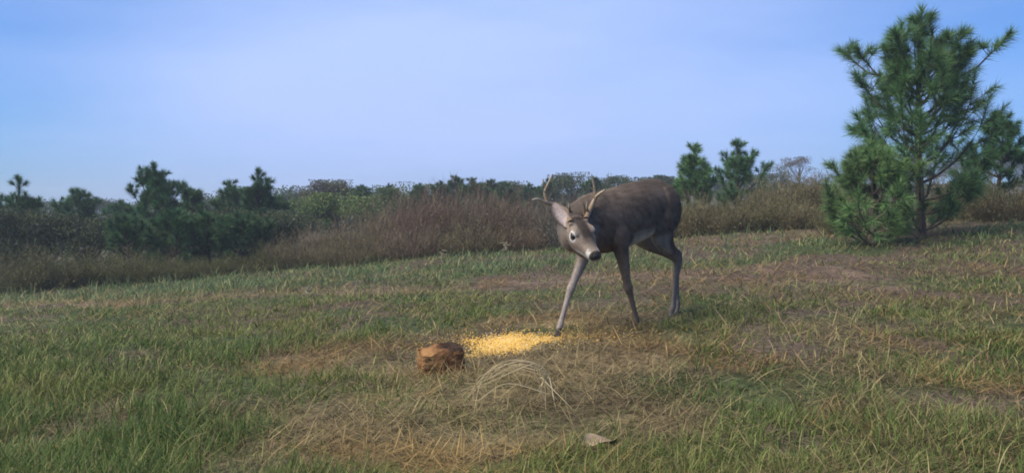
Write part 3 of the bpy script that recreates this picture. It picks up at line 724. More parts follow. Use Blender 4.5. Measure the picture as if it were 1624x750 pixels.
def limb(pts, k=14, m=4, cross=None):
    """pts: (x, y, z, r side, r fore-aft) in body coordinates"""
    Q = spline(pts, m); C = np.array([DL(*q[:3]) for q in Q]); rings = []
    for i in range(len(Q)):
        d = C[min(i + 1, len(C) - 1)] - C[max(i - 1, 0)]; d /= np.linalg.norm(d)
        a = LFT - d * (LFT @ d); a /= np.linalg.norm(a); b = np.cross(d, a)
        rings.append((C[i], a, b, Q[i][3], Q[i][4], Q[i][4]))
    loft(rings, k)
# neck: from the shoulders forward and down to the skull
nk = [(0.26, 0.0, 0.70, 0.12, 0.165), (0.40, 0.0, 0.69, 0.125, 0.165), (0.50, 0.0, 0.665, 0.115, 0.15), (0.58, 0.005, 0.63, 0.108, 0.15), (0.645, 0.03, 0.615, 0.098, 0.135), (0.69, 0.07, 0.61, 0.085, 0.115), (0.715, 0.11, 0.605, 0.07, 0.085)]
limb(nk, 20)
# fore legs
# right fore, reaching forward
limb([(0.26, -0.085, 0.72, 0.05, 0.10), (0.30, -0.105, 0.60, 0.055, 0.085), (0.345, -0.108, 0.49, 0.044, 0.056), (0.41, -0.108, 0.38, 0.033, 0.038), (0.470, -0.108, 0.295, 0.025, 0.027), (0.503, -0.108, 0.247, 0.029, 0.031), (0.528, -0.108, 0.20, 0.0195, 0.021), (0.585, -0.11, 0.075, 0.0165, 0.0175), (0.602, -0.11, 0.035, 0.021, 0.022), (0.622, -0.11, -0.005, 0.018, 0.02), (0.640, -0.11, -0.045, 0.022, 0.027)])
# left fore, swept back
limb([(0.27, 0.085, 0.72, 0.05, 0.10), (0.29, 0.115, 0.60, 0.055, 0.085), (0.275, 0.12, 0.50, 0.044, 0.056), (0.245, 0.122, 0.40, 0.034, 0.040), (0.212, 0.122, 0.295, 0.026, 0.028), (0.196, 0.122, 0.25, 0.030, 0.032), (0.170, 0.122, 0.20, 0.0195, 0.021), (0.115, 0.122, 0.075, 0.0165, 0.0175), (0.10, 0.122, 0.035, 0.021, 0.022), (0.10, 0.122, 0.0, 0.017, 0.019), (0.11, 0.122, -0.03, 0.021, 0.026)])
# left hind
limb([(-0.29, 0.07, 0.82, 0.085, 0.15), (-0.25, 0.10, 0.70, 0.078, 0.145), (-0.22, 0.115, 0.60, 0.064, 0.115), (-0.29, 0.108, 0.515, 0.043, 0.068), (-0.385, 0.098, 0.462, 0.028, 0.040), (-0.458, 0.092, 0.420, 0.029, 0.046), (-0.470, 0.088, 0.355, 0.024, 0.031), (-0.455, 0.08, 0.27, 0.0185, 0.022), (-0.437, 0.075, 0.10, 0.018, 0.020), (-0.43, 0.072, 0.065, 0.0225, 0.024), (-0.415, 0.07, 0.03, 0.018, 0.02), (-0.40, 0.07, -0.015, 0.022, 0.028)])
# right hind, a step behind
limb([(-0.29, -0.07, 0.82, 0.085, 0.15), (-0.29, -0.10, 0.70, 0.078, 0.14), (-0.29, -0.10, 0.60, 0.062, 0.11), (-0.40, -0.08, 0.515, 0.042, 0.064), (-0.54, -0.05, 0.45, 0.028, 0.040), (-0.615, -0.03, 0.41, 0.025, 0.034), (-0.635, -0.025, 0.365, 0.022, 0.027), (-0.63, -0.02, 0.27, 0.0185, 0.022), (-0.625, -0.01, 0.11, 0.0175, 0.0195), (-0.62, -0.005, 0.075, 0.022, 0.024), (-0.605, 0.0, 0.035, 0.018, 0.02), (-0.59, 0.0, 0.0, 0.021, 0.027)])
# tail
limb([(-0.46, 0.0, 0.88, 0.03, 0.025), (-0.51, 0.0, 0.84, 0.036, 0.022), (-0.535, 0.0, 0.76, 0.038, 0.02), (-0.535, 0.0, 0.69, 0.026, 0.015), (-0.53, 0.0, 0.64, 0.008, 0.008)], m=3)
# head
H_ = [(-0.140, -0.040, 0.030, 0.030), (-0.125, -0.036, 0.048, 0.050), (-0.085, -0.028, 0.062, 0.064), (-0.04, -0.026, 0.067, 0.066), (0.0, -0.033, 0.066, 0.066), (0.035, -0.041, 0.058, 0.060), (0.07, -0.046, 0.046, 0.051), (0.105, -0.049, 0.0375, 0.043), (0.14, -0.051, 0.034, 0.037), (0.165, -0.052, 0.033, 0.033), (0.182, -0.051, 0.028, 0.027), (0.190, -0.05, 0.014, 0.013)]
loft([(HD(x, 0, cz), hl * HS * 1.08, hu * HS, hw, hh_, hh_ * (1.06 + 0.46 * float(sstep(-0.12, -0.05, x) * (1 - sstep(0.07, 0.14, x))))) for x, cz, hw, hh_ in spline(H_, 3)], 24)
# brow ridges, cheeks and the lower jaw
for s in (-1, 1):
    loft([(HD(x, s * 0.044, 0.012), hl, hu, r_, r_, r_) for x, r_ in ((-0.055, 0.006), (-0.045, 0.017), (-0.02, 0.023), (0.005, 0.022), (0.025, 0.014), (0.034, 0.005))], 12)
    loft([(HD(x, s * 0.032, -0.066), hl, hu, r_, r_ * 1.3, r_ * 1.1) for x, r_ in ((-0.11, 0.008), (-0.09, 0.024), (-0.05, 0.031), (0.0, 0.027), (0.045, 0.018), (0.07, 0.006))], 12)
    # lower lip and chin
    if s > 0: loft([(HD(x, 0, z_), hl, hu, r_ * 1.15, r_, r_) for x, z_, r_ in ((0.06, -0.088, 0.008), (0.085, -0.090, 0.020), (0.12, -0.088, 0.021), (0.15, -0.085, 0.019), (0.168, -0.082, 0.012), (0.174, -0.080, 0.004))], 12)
    # antler pedicles
    loft([(HD(-0.062 - 0.012 * q, s * (0.036 + 0.006 * q), 0.012 + 0.03 * q), hl, hf, 0.017, 0.017, 0.017) for q in (0, 0.5, 1.0)], 10)

deer = empty('deer', (ORG[0], ORG[1], 0.0), 'grey brown antlered buck deer standing behind the corn with its head lowered towards the camera', 'deer')
me0 = bpy.data.meshes.new('tmp'); me0.from_pydata([tuple(v) for v in np.concatenate(dV)], [], dF); me0.update()
tmp = link('tmp', me0)
md = tmp.modifiers.new('r', 'REMESH'); md.mode = 'VOXEL'; md.voxel_size = 0.0062; md.use_smooth_shade = True
md = tmp.modifiers.new('s', 'SMOOTH'); md.factor = 0.5; md.iterations = 5
dg = bpy.context.evaluated_depsgraph_get(); ev = tmp.evaluated_get(dg); em = ev.to_mesh()
BV = np.zeros(len(em.vertices) * 3, np.float32); em.vertices.foreach_get('co', BV); BV = BV.reshape(-1, 3).astype(float)
BF = [tuple(p.vertices) for p in em.polygons]
ev.to_mesh_clear(); bpy.data.objects.remove(tmp)
nb0 = len(BV)

# ears: cupped leaves, thick, rooted in the skull
def ear(root, tip, openv, wmax, cup):
    root = np.array(root); tip = np.array(tip); ax = tip - root; Le = np.linalg.norm(ax); ax /= Le
    nrm = np.array(openv, float); nrm -= ax * (nrm @ ax); nrm /= np.linalg.norm(nrm); sd_ = np.cross(ax, nrm)
    nu, nv = 15, 13; V = np.zeros((2, nu, nv, 3)); inner = np.zeros((2, nu, nv))
    for i in range(nu):
        t = i / (nu - 1); wd = wmax * (math.sin(math.pi * min(1, 0.16 + 0.84 * t) ** 1.05) ** 0.75 if t < 0.999 else 0.02) + 0.002
        roll_ = cup * (1 - 0.65 * t)
        for j in range(nv):
            s = (j / (nv - 1)) * 2 - 1; a = s * roll_ * 1.35
            rr = wd / max(roll_, 0.2)
            for q in (0, 1):
                rr2 = rr + (0.004 if q else -0.002) * math.cos(s * 1.5)
                V[q, i, j] = root + ax * Le * t + sd_ * (rr2 * math.sin(a)) + nrm * (rr * 1.0 - rr2 * math.cos(a)) - nrm * (wd * 0.25)
            inner[0, i, j] = (1 - abs(s) ** 2.5) * (1 - 0.5 * t)
    f = []
    idx = lambda q, i, j: q * nu * nv + i * nv + j
    for i in range(nu - 1):
        for j in range(nv - 1):
            f.append((idx(0, i, j), idx(0, i, j + 1), idx(0, i + 1, j + 1), idx(0, i + 1, j)))
            f.append((idx(1, i, j), idx(1, i + 1, j), idx(1, i + 1, j + 1), idx(1, i, j + 1)))
        for j in (0, nv - 1):
            g = (idx(0, i, j), idx(0, i + 1, j), idx(1, i + 1, j), idx(1, i, j)); f.append(g if j == 0 else g[::-1])
    for j in range(nv - 1):
        for i in (0, nu - 1):
            f.append((idx(0, i, j), idx(1, i, j), idx(1, i, j + 1), idx(0, i, j + 1)))
    return V.reshape(-1, 3), f, inner.reshape(-1)
earR = ear(HD(-0.085, -0.048, 0.005), np.array(at(877, 320, 5.14)), (0.15, -1, -0.10), 0.035, 1.0)
earL = ear(HD(-0.085, 0.048, 0.005), np.array(at(922, 316, 5.34)), (-0.6, 0.6, 0.4), 0.034, 0.9)
innerv = np.zeros(nb0)
isear = np.zeros(nb0)
for V, f, inn in (earR, earL):
    o = len(BV); BV = np.concatenate([BV, V]); BF += [tuple(i + o for i in g) for g in f]
    innerv = np.concatenate([innerv, inn]); isear = np.concatenate([isear, np.ones(len(V))])

# coat colours (fixed to the anatomy), plus shade painted under the jaw
mtmp = bpy.data.meshes.new('t2'); mtmp.from_pydata([tuple(v) for v in BV], [], BF); mtmp.update()
NRM = np.zeros(len(BV) * 3, np.float32); mtmp.vertices.foreach_get('normal', NRM); NRM = NRM.reshape(-1, 3)
Lc = to_local(BV); Hc = to_head(BV)
def lay(c, col, m): return c * (1 - m[:, None]) + np.array(col)[None] * m[:, None]
nzv = vnoise(Lc[:, 0] + 3 * Lc[:, 1], Lc[:, 2], 0.05, 200) - 0.5
nz2 = vnoise(Lc[:, 0] - 2 * Lc[:, 1], Lc[:, 2], 0.17, 201) - 0.5
nz4 = vnoise(Lc[:, 0] * 1.2 + 0.9 * Lc[:, 2], (Lc[:, 2] - 0.5 * Lc[:, 0] + Lc[:, 1]) * 4, 0.09, 202) - 0.5
WHITE = (0.60, 0.56, 0.51); TAN = (0.185, 0.135, 0.095); COAT = (0.130, 0.098, 0.074); DARK = (0.078, 0.060, 0.048)
c = np.tile(np.array(COAT), (len(BV), 1)) * (1 + 0.6 * nzv + 0.55 * nz2 + 0.5 * nz4)[:, None]
c = lay(c, DARK, 0.75 * sstep(0.86, 0.95, Lc[:, 2] + 0.02 * nzv) * (isear < 0.5))
c = lay(c, (0.066, 0.050, 0.040), 0.6 * sstep(-0.30, -0.44, Lc[:, 0]) if False else 0.5 * (1 - sstep(-0.46, -0.34, Lc[:, 0])) * sstep(0.6, 0.7, Lc[:, 2]))
onhead = (np.abs(Hc[:, 1]) < 0.12) & (Hc[:, 0] > -0.12) & (np.abs(Hc[:, 2] + 0.03) < 0.12) & (Lc[:, 2] > 0.40)
trunk_ = ~onhead
# belly and inner thighs
bel = sstep(0.2, 0.75, -NRM[:, 2]) * sstep(-0.36, -0.30, Lc[:, 0]) * (1 - sstep(0.10, 0.28, Lc[:, 0])) * sstep(0.44, 0.48, Lc[:, 2]) * (1 - sstep(0.60, 0.66, Lc[:, 2]))
c = lay(c, WHITE, 0.85 * bel * trunk_)
flank = sstep(-0.27, -0.18, Lc[:, 0]) * (1 - sstep(-0.02, 0.04, Lc[:, 0])) * (1 - sstep(0.545, 0.60, Lc[:, 2] + 0.25 * (Lc[:, 0] + 0.1))) * sstep(0.46, 0.5, Lc[:, 2])
c = lay(c, (0.30, 0.265, 0.235), 0.6 * flank * trunk_)
inn_th = sstep(0.2, 0.6, -np.sign(Lc[:, 1]) * (NRM @ LFT)) * (Lc[:, 0] < -0.1) * (1 - sstep(0.60, 0.68, Lc[:, 2])) * sstep(0.35, 0.5, Lc[:, 2])
c = lay(c, WHITE, 0.6 * inn_th)
tl_ = (Lc[:, 0] < -0.505) & (Lc[:, 2] > 0.6) & (NRM @ FWD > 0.1); c = lay(c, WHITE, 0.9 * tl_)
# legs: lighter greyish tan
leg = (1 - sstep(0.38, 0.52, Lc[:, 2])) * trunk_
c = lay(c, (0.21, 0.152, 0.108), 0.8 * leg)
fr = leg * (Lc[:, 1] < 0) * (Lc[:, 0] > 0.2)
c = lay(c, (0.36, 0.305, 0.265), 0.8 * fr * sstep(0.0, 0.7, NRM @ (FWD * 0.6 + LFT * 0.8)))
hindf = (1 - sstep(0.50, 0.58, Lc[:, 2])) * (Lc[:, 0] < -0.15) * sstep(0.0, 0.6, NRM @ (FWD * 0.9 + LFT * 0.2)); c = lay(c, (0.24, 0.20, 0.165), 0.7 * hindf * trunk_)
hoof = 1 - sstep(0.005, 0.02, Lc[:, 2]); c = lay(c, (0.03, 0.026, 0.024), hoof * 0.9)
# neck and throat
thr = ((BV[:, 2] < 0.66) & (Lc[:, 0] > 0.5)) * trunk_ * (isear < 0.5)
c = lay(c, (0.24, 0.20, 0.165), 0.7 * thr.astype(float) * sstep(0.46, 0.5, Lc[:, 2]))
c = lay(c, WHITE, 0.8 * sstep(0.2, 0.7, -NRM[:, 2]) * sstep(0.5, 0.56, Lc[:, 0]) * trunk_ * (Lc[:, 2] > 0.46) * (Lc[:, 2] < 0.70))
# head
h = onhead & (isear < 0.5); hm = h.astype(float)
c = lay(c, (0.25, 0.195, 0.150), 0.9 * hm)
c = lay(c, (0.030, 0.022, 0.018), 0.92 * hm * (1 - sstep(0.018, 0.042, np.abs(Hc[:, 1] - 0.006))) * (1 - sstep(0.05, 0.11, Hc[:, 0])) * sstep(-0.02, 0.012, Hc[:, 2] + 0.25 * np.clip(Hc[:, 0], 0, 1)))
c = lay(c, (0.07, 0.053, 0.042), 0.7 * hm * sstep(-0.01, 0.01, Hc[:, 2] + 0.012) * sstep(0.05, 0.09, Hc[:, 0]) * (1 - sstep(0.15, 0.165, Hc[:, 0])))
eyeD = np.minimum(np.linalg.norm(Hc - np.array([0.002, 0.062, -0.004]), axis=1), np.linalg.norm(Hc - np.array([0.002, -0.062, -0.004]), axis=1))
c = lay(c, (0.60, 0.55, 0.50), 0.9 * hm * (1 - sstep(0.028, 0.037, eyeD)))
c = lay(c, (0.03, 0.025, 0.022), 0.9 * hm * (1 - sstep(0.020, 0.024, eyeD)))
jaw = hm * sstep(0.078, 0.088, -Hc[:, 2]) * sstep(-0.06, -0.02, Hc[:, 0]) * (1 - sstep(0.08, 0.11, Hc[:, 0])); lipw = hm * np.exp(-((Hc[:, 2] + 0.072) / 0.008) ** 2) * sstep(0.02, 0.06, Hc[:, 0])
c = lay(c, WHITE, 0.85 * hm * sstep(0.120, 0.134, Hc[:, 0]) * (1 - sstep(0.158, 0.166, Hc[:, 0])) * np.maximum(sstep(0.018, 0.026, np.abs(Hc[:, 1])), sstep(0.050, 0.062, -Hc[:, 2])))
c = lay(c, (0.02, 0.018, 0.018), 0.95 * hm * sstep(0.160, 0.168, Hc[:, 0]) * (Hc[:, 2] > -0.068))
chin = hm * sstep(0.09, 0.11, Hc[:, 0]) * sstep(0.074, 0.079, -Hc[:, 2]); c = lay(c, WHITE, 0.9 * chin)
mouth = hm * (np.abs(Hc[:, 2] + 0.066 - 0.03 * (0.13 - Hc[:, 0]) * 0.6) < 0.0045) * (Hc[:, 0] > 0.085) * (Hc[:, 0] < 0.172); c = lay(c, (0.05, 0.035, 0.03), 0.85 * mouth)
c = lay(c, (0.20, 0.165, 0.135), 0.8 * hm * sstep(0.05, 0.062, -Hc[:, 2]) * (1 - sstep(0.06, 0.10, Hc[:, 0])) * sstep(-0.10, -0.06, Hc[:, 0]))
c = lay(c, (0.085, 0.064, 0.050), 0.85 * jaw); c = lay(c, WHITE, 0.8 * lipw)  # shade under the jaw painted dark into the coat; white lip line
# ears
er = isear > 0.5
c[er] = np.array([0.13, 0.095, 0.07])
c = lay(c, (0.64, 0.52, 0.47), 0.85 * innerv)
c = np.clip(c, 0.01, 0.8)
M_coat = attr_mat('deer_coat', 0.85, 0, noise=0.22, nscale=70, spec=0.15, bump=0.35)
off = np.array([ORG[0], ORG[1], 0.0])
meb = bpy.data.meshes.new('deer_body'); meb.from_pydata([tuple(v) for v in BV - off], [], BF); meb.update()
at_ = meb.attributes.new('tint', 'FLOAT_COLOR', 'POINT'); cc = np.ones((len(BV), 4), np.float32); cc[:, :3] = c; at_.data.foreach_set('color', cc.ravel())
meb.polygons.foreach_set('use_smooth', np.ones(len(meb.polygons), bool)); meb.materials.append(M_coat)
body = link('body', meb, deer)

# short lying hair over the body
r = np.random.default_rng(77)
tri = np.array([f[:3] for f in BF if len(f) >= 3]); nh = 90000
ar = np.linalg.norm(np.cross(BV[tri[:, 1]] - BV[tri[:, 0]], BV[tri[:, 2]] - BV[tri[:, 0]]), axis=1)
pick = r.choice(len(tri), nh, p=ar / ar.sum()); ra_, rb_ = r.random(nh), r.random(nh); sw_ = ra_ + rb_ > 1; ra_[sw_] = 1 - ra_[sw_]; rb_[sw_] = 1 - rb_[sw_]
q0 = BV[tri[pick, 0]] + (BV[tri[pick, 1]] - BV[tri[pick, 0]]) * ra_[:, None] + (BV[tri[pick, 2]] - BV[tri[pick, 0]]) * rb_[:, None]
nn_ = NRM[tri[pick, 0]].astype(float); hc = c[tri[pick, 0]]
flow = np.tile(-FWD * 0.75 - UP * 0.65, (nh, 1)); hh3 = to_head(q0); onh = (np.linalg.norm(hh3 - np.array([0.02, 0, -0.03]), axis=1) < 0.19)
flow[onh] = -hf
lowleg = q0[:, 2] < 0.45; flow[lowleg & ~onh] = -UP
flow += r.normal(0, 0.22, (nh, 3)); flow -= nn_ * np.sum(flow * nn_, 1)[:, None]; flow /= np.linalg.norm(flow, axis=1)[:, None] + 1e-9
ln = np.where(onh, 0.008, np.where(lowleg, 0.010, 0.026)) * r.uniform(0.6, 1.3, nh)
ln = np.where(er[tri[pick, 0]], 0.007, ln)
noH = (np.linalg.norm(hh3 - np.array([0.175, 0, -0.045]), axis=1) < 0.035) | (np.minimum(np.linalg.norm(hh3 - np.array([0.002, 0.062, -0.004]), axis=1), np.linalg.norm(hh3 - np.array([0.002, -0.062, -0.004]), axis=1)) < 0.027) | (q0[:, 2] < 0.0)
kk = ~noH
q0, nn_, flow, ln, hc = q0[kk], nn_[kk], flow[kk], ln[kk], hc[kk]
sd3 = np.cross(flow, nn_) * 0.0011
tipp = q0 + (flow * 0.94 + nn_ * 0.22) * ln[:, None]
FV = np.stack([q0 - sd3, q0 + sd3, tipp], 1).reshape(-1, 3) - off
hcol = hc * (r.uniform(0.7, 1.3, len(hc)) * (0.8 + 0.4 * vnoise(q0[:, 0] * 3, q0[:, 2] + q0[:, 1], 0.03, 210)))[:, None]
link('fur', mesh_np('deer_fur', FV, np.arange(len(FV)).reshape(-1, 3), attr_mat('deer_fur', 0.8, 0.1, spec=0.2), np.repeat(hcol, 3, 0), tri=True), deer)

# eyes, nose, antlers
import bmesh
def ball(name, c0, rad, mat, scale=(1, 1, 1), axes=None):
    b = bmesh.new(); bmesh.ops.create_uvsphere(b, u_segments=20, v_segments=12, radius=1)
    A = axes if axes is not None else (np.array([1, 0, 0]), np.array([0, 1, 0]), np.array([0, 0, 1]))
    for v in b.verts:
        p = c0 + A[0] * v.co.x * rad * scale[0] + A[1] * v.co.y * rad * scale[1] + A[2] * v.co.z * rad * scale[2] - off
        v.co = Vector(p)
    for f in b.faces: f.smooth = True
    m_ = bpy.data.meshes.new(name); b.to_mesh(m_); b.free(); m_.materials.append(mat); return link(name, m_, deer)
def plain(name, col, rough, spec=0.5):
    m_ = bpy.data.materials.new(name); m_.use_nodes = True; p_ = m_.node_tree.nodes['Principled BSDF']
    p_.inputs['Base Color'].default_value = (*col, 1); p_.inputs['Roughness'].default_value = rough; p_.inputs['Specular IOR Level'].default_value = spec; return m_
M_eye = plain('wet_dark_eye', (0.008, 0.006, 0.005), 0.12)
for s in (-1, 1): ball('eye', HD(0.002, s * 0.0535, -0.004), 0.0205, M_eye, (1.05, 0.8, 0.95), (hf, hl, hu))
M_nose = noise_mat('wet_black_nose', [(0.3, (0.012, 0.011, 0.011)), (0.7, (0.03, 0.027, 0.027))], 120, rough=0.4, bump=0.2, dist=0.002)
bnose = bmesh.new()
ball('nose', HD(0.180, 0, -0.046), 0.0235, M_nose, (0.75, 1.12, 0.85), (hf, hl, hu))
M_horn = attr_mat('antler_horn', 0.55, 0, noise=0.2, nscale=60, spec=0.35, bump=0.3)
def antler(paths):
    Vs = []; Fs = []; Cs = []; o = 0
    for pts, r0, r1 in paths:
        Q = spline([tuple(p) for p in pts], 6); n_ = len(Q); rad = r0 + (r1 - r0) * np.linspace(0, 1, n_) ** 1.3
        V, f = tube(Q, rad, 9); Vs.append(V - off); Fs.append(f + o); o += len(V)
        t = np.repeat(np.linspace(0, 1, n_), 9)
        Cs.append(mixc((0.20, 0.135, 0.075), (0.46, 0.37, 0.25), sstep(0.1, 0.9, t)))
    return mesh_np('antler', np.concatenate(Vs), np.concatenate(Fs), M_horn, np.concatenate(Cs), True)
pL = HD(-0.074, 0.042, 0.04); pR = HD(-0.074, -0.042, 0.04)
A = lambda px, py, d: np.array(at(px, py, d))
link('antler', antler([([pL, A(936, 331, 5.20), A(944, 315, 5.22), A(950, 308, 5.16), A(960, 301, 5.06)], 0.0165, 0.005),
                       ([A(944, 316, 5.22), A(943, 300, 5.20), A(938, 277, 5.16)], 0.0115, 0.0035),
                       ([A(933, 338, 5.17), A(931, 330, 5.12), A(931, 321, 5.10)], 0.010, 0.004)]), deer)
link('antler', antler([([pR, A(898, 334, 5.20), A(878, 325, 5.21), A(864, 321, 5.16), A(853, 316, 5.08), A(843, 318, 5.0)], 0.0165, 0.005),
                       ([A(868, 322, 5.18), A(864, 306, 5.18), A(868, 294, 5.16), A(876, 277, 5.14)], 0.0115, 0.0035),
                       ([A(866, 298, 5.17), A(862, 291, 5.16), A(861, 284, 5.15)], 0.007, 0.003),
                       ([A(905, 338, 5.17), A(903, 330, 5.12), A(902, 322, 5.10)], 0.010, 0.004)]), deer)

# ------------------------------------------------------------------ block, corn, small things
p = on_ground(697, 594)
def make_block():
    b = bmesh.new(); bmesh.ops.create_icosphere(b, subdivisions=6, radius=1)
    V = np.array([tuple(v.co) for v in b.verts])
    V /= (np.abs(V) ** 7).sum(1, keepdims=True) ** (1 / 7)
    N3 = V / np.linalg.norm(V, axis=1)[:, None]
    def n3d(s, sc): return 2 * vnoise3(V, sc, s * 100) - 1.0
    big = n3d(7, 0.75); mid_ = n3d(9, 0.28); fine = n3d(11, 0.09); ridge = np.abs(n3d(13, 0.35))
    U = V.copy()
    rr_ = np.sqrt(((V[:, 0] - 0.25) / 0.8) ** 2 + (V[:, 1] / 0.8) ** 2); top = sstep(0.6, 1.0, V[:, 2])
    V = V * np.array([0.112, 0.10, 0.080])
    V += N3 * (0.009 * big + 0.005 * mid_ + 0.003 * fine - 0.002 * (1 - sstep(0.0, 0.10, ridge)))[:, None]
    V[:, 2] -= 0.016 * top * (1 - sstep(0.35, 0.95, rr_))
    V[:, 2] += 0.062 - 0.02 * top * sstep(0.0, -0.9, U[:, 0]) - 0.022 * top * (1 - sstep(-1.0, -0.2, U[:, 0]))
    for v, q in zip(b.verts, V): v.co = Vector(q)
    for f in b.faces: f.smooth = True
    m_ = bpy.data.meshes.new('mineral_block'); b.to_mesh(m_); b.free()
    cl = mixc((0.115, 0.054, 0.025), (0.25, 0.125, 0.050), np.clip(0.4 + 0.6 * mid_ + 0.4 * fine, 0, 1))
    cl = lay(cl, (0.32, 0.175, 0.068), 0.75 * (1 - sstep(-0.75, -0.1, U[:, 0] + 0.5 * mid_)) * sstep(-0.3, 0.5, U[:, 2]))  # upper left painted brighter orange, as the lit side
    cl = lay(cl, (0.022, 0.016, 0.013), 0.9 * sstep(0.78, 0.95, U[:, 2] + 0.2 * mid_) * sstep(-0.2, 0.2, U[:, 0] + 0.4 * mid_))
    cl = lay(cl, (0.03, 0.02, 0.015), 0.25 * (1 - sstep(0.0, 0.05, ridge)))
    a_ = m_.attributes.new('tint', 'FLOAT_COLOR', 'POINT'); q = np.ones((len(V), 4), np.float32); q[:, :3] = cl; a_.data.foreach_set('color', q.ravel())
    m_.materials.append(attr_mat('block_mineral', 0.95, 0, noise=0.35, nscale=60, spec=0.1, bump=0.8)); return m_
blk = link('mineral_block', make_block()); blk.location = (p.x, p.y + 0.09, p.z - 0.01); blk.rotation_euler = (0.05, -0.02, 0.22)
tag(blk, 'reddish brown weathered block with a dark worn top edge, left of the corn', 'block')

q_ = 190; bx_ = p.x + rng.normal(0, 0.13, q_); by_ = p.y - 0.06 + rng.normal(0, 0.05, q_)
sc_ = mixc((0.20, 0.135, 0.06), (0.40, 0.30, 0.15), rng.random(q_))
sv = blades(np.stack([bx_, by_, ground_z(bx_, by_)], 1), rng.uniform(0.06, 0.17, q_), rng.uniform(0, 6.28, q_), np.clip(rng.normal(0.55, 0.25, q_), 0, 1), rng.uniform(0, 1.3, q_), rng.uniform(0.002, 0.0045, q_), sc_, 4)
tag(link('straw', mesh_np('straw_by_block', *sv[:2], M_straw, sv[2])), 'orange tan straw standing against the reddish block', 'straw', kind='stuff')

# corn: an uneven carpet of kernels
r = np.random.default_rng(55)
cc0 = on_ground(806, 547)
nk_ = 10500
a_ = r.random(nk_) * 6.283; rad = np.abs(r.normal(0, 0.52, nk_)); rad = np.where(rad > 1.35, r.random(nk_), rad)
kx = cc0.x + np.cos(a_) * rad * 0.255 * (1 + 0.25 * np.sin(3 * a_ + 1)); ky = cc0.y + np.sin(a_) * rad * 0.30 * (1 + 0.2 * np.sin(2 * a_))
ex = 900; kx[:ex] = cc0.x + r.normal(0.10, 0.34, ex); ky[:ex] = cc0.y + r.normal(0.05, 0.18, ex)
kz = ground_z(kx, ky) + 0.004 + 0.020 * (1 - np.clip(rad, 0, 1)) * r.random(nk_)
b = bmesh.new(); bmesh.ops.create_icosphere(b, subdivisions=1, radius=1); KV = np.array([tuple(v.co) for v in b.verts]); KF = np.array([[v.index for v in f.verts] for f in b.faces]); b.free()
KV = KV * np.array([0.0058, 0.0045, 0.0034]); KV[:, 1] *= 1 - 28 * KV[:, 0]
Q = r.normal(0, 1, (nk_, 4)); Q /= np.linalg.norm(Q, axis=1)[:, None]; w_, x_, y_, z_ = Q.T
RM = np.stack([1 - 2 * (y_**2 + z_**2), 2 * (x_ * y_ - z_ * w_), 2 * (x_ * z_ + y_ * w_), 2 * (x_ * y_ + z_ * w_), 1 - 2 * (x_**2 + z_**2), 2 * (y_ * z_ - x_ * w_), 2 * (x_ * z_ - y_ * w_), 2 * (y_ * z_ + x_ * w_), 1 - 2 * (x_**2 + y_**2)], 1).reshape(-1, 3, 3)
KVw = np.einsum('nij,kj->nki', RM, KV) * r.uniform(0.85, 1.25, nk_)[:, None, None] + np.stack([kx, ky, kz], 1)[:, None, :]
kc = mixc((0.48, 0.265, 0.038), (0.72, 0.47, 0.10), r.random(nk_)); kc[r.random(nk_) < 0.12] = np.array([0.66, 0.52, 0.28])
kf = (KF[None] + (np.arange(nk_) * len(KV))[:, None, None]).reshape(-1, 3)
tag(link('corn', mesh_np('corn', KVw.reshape(-1, 3), kf, attr_mat('corn_kernels', 0.5, 0, spec=0.4), np.repeat(kc, len(KV), 0), True, tri=True)), 'spilled yellow corn kernels in front of the deer', 'corn', kind='stuff')

# arched tuft of dead grass in the foreground
M_stalk = attr_mat('dead_stalk', 0.75, 0.1)
def stalks(name, label, cat, arcs, w0, group=None, cols=((0.30, 0.225, 0.11), (0.52, 0.42, 0.24))):
    o = arcs[0][0].copy(); T_ = []; CC = []
    for pts in arcs:
        Q = spline([tuple(q - o) for q in pts], 6); V, f = tube(Q, np.linspace(w0, w0 * 0.45, len(Q)) * random.uniform(0.7, 1.2), 5); T_.append((V, f))
        CC.append(np.tile(mixc(cols[0], cols[1], np.array([random.random()])), (len(V), 1)))
    Vs = []; Fs = []; k_ = 0
    for V, f in T_: Vs.append(V); Fs.append(f + k_); k_ += len(V)
    m_ = mesh_np(name, np.concatenate(Vs), np.concatenate(Fs), M_stalk, np.concatenate(CC), True)
    e = link(name, m_); e.location = o; return tag(e, label, cat, group)
arcs = []
for k in range(17):
    u = random.random()
    x0 = on_ground(872 + random.gauss(0, 9), 628 + random.gauss(0, 8)); x1 = on_ground(750 + random.gauss(0, 14), 636 + random.gauss(0, 16))
    d = x0.y; topy = 571 + abs(random.gauss(0, 15)); mid1 = at(864 + random.gauss(0, 6), topy + 14, d - 0.02); mid2 = at(815 + random.gauss(0, 16), topy, d + random.uniform(-.05, .05)); mid3 = at(768 + random.gauss(0, 8), topy + 26, d + random.uniform(-.1, 0))
    pts = [x0, mid1, mid2, mid3, x1]
    if k % 3 == 2: pts = pts[:random.choice((3, 4))]
    if k % 5 == 4:
        x2 = on_ground(885 + random.gauss(0, 14), 650); pts = [x0, at(866 + random.gauss(0, 6), 600, d), at(880 + random.gauss(0, 6), 612, d - .05), x2]
    arcs.append(pts)
stalks('dry_grass_tuft', 'arched hoop of pale dead grass stalks in the foreground below the corn', 'grass tuft', arcs, 0.0026)
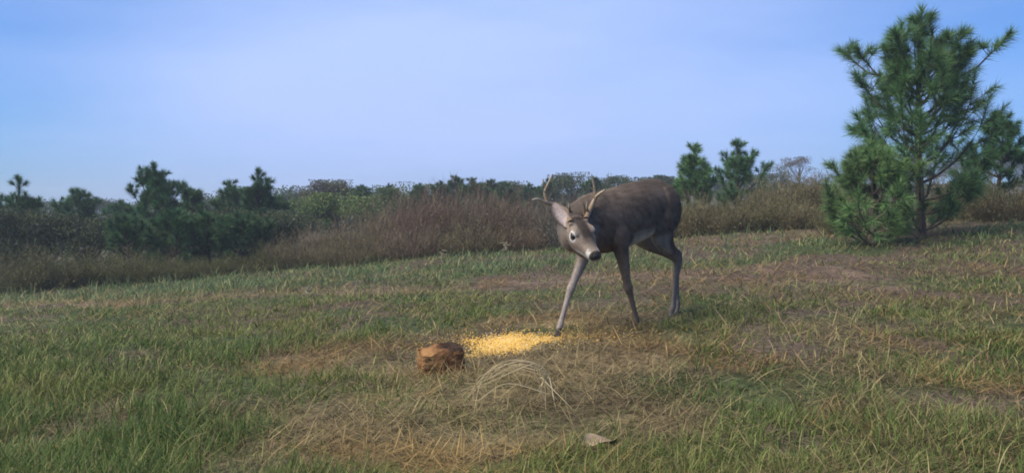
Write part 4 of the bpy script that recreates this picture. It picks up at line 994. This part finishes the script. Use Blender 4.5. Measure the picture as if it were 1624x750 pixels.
# tall pale weed stalks at the edge of the clearing
def stalk_at(px, py, top, lean, label):
    g = on_ground(px, py); d = g.y; h_ = (py - top)
    arcs = [[g, at(px - 0.2 * lean, py - 0.4 * h_, d), at(px - 0.6 * lean, py - 0.75 * h_, d), at(px - lean, top, d)]]
    for k in range(5):
        t = 0.35 + 0.12 * k; q = at(px - lean * t, py - t * h_, d); arcs.append([q, q + Vector((random.uniform(-.05, .05), random.uniform(-.05, .05), 0.03)), q + Vector((random.uniform(-.1, .1), random.uniform(-.08, .08), 0.02))])
    stalks('weed_stalk', label, 'weed', arcs, 0.007, 'tall pale weed stalks', ((0.24, 0.21, 0.13), (0.34, 0.30, 0.19)))
stalk_at(583, 412, 370, 12, 'tallest pale weed stalk, in front of the brown thicket')
stalk_at(806, 408, 384, 8, 'short pale weed stalk in front of the thicket, right part')
stalk_at(700, 420, 396, -3, 'upright pale weed stalk in front of the middle of the thicket')
stalk_at(492, 478, 455, 9, 'leaning pale stalk in the grass at left')

# fallen leaf at the front edge
lp = on_ground(950, 711)
def leaf_mesh():
    V = []; f = []; nu, nv = 13, 7
    for q in (0, 1):
        for i in range(nu):
            t = i / (nu - 1); wv_ = 0.034 * math.sin(math.pi * (0.04 + 0.93 * t)) ** 0.8 * (1 + 0.25 * math.sin(9 * t)) + 0.001
            for j in range(nv):
                s = j / (nv - 1) * 2 - 1; V.append(((t - 0.5) * 0.15, s * wv_, 0.018 * abs(s) + 0.02 * math.sin(3 * t + s) + q * 0.0012))
    ix = lambda q, i, j: q * nu * nv + i * nv + j
    for i in range(nu - 1):
        for j in range(nv - 1):
            f += [(ix(0, i, j), ix(0, i + 1, j), ix(0, i + 1, j + 1), ix(0, i, j + 1)), (ix(1, i, j), ix(1, i, j + 1), ix(1, i + 1, j + 1), ix(1, i + 1, j))]
    m_ = bpy.data.meshes.new('dry_leaf'); m_.from_pydata(V, [], f); m_.update(); m_.polygons.foreach_set('use_smooth', np.ones(len(f), bool))
    m_.materials.append(noise_mat('dry_leaf', [(0.3, (0.26, 0.18, 0.115)), (0.7, (0.40, 0.30, 0.20))], 40, bump=0.3)); return m_
lf = link('dry_leaf', leaf_mesh()); lf.location = lp + Vector((0, -0.02, 0.012)); lf.rotation_euler = (0.30, 0.05, 0.2); lf.scale = (0.85, 0.8, 0.8)
tag(lf, 'pale curled dead leaf lying at the front edge below the deer', 'leaf')
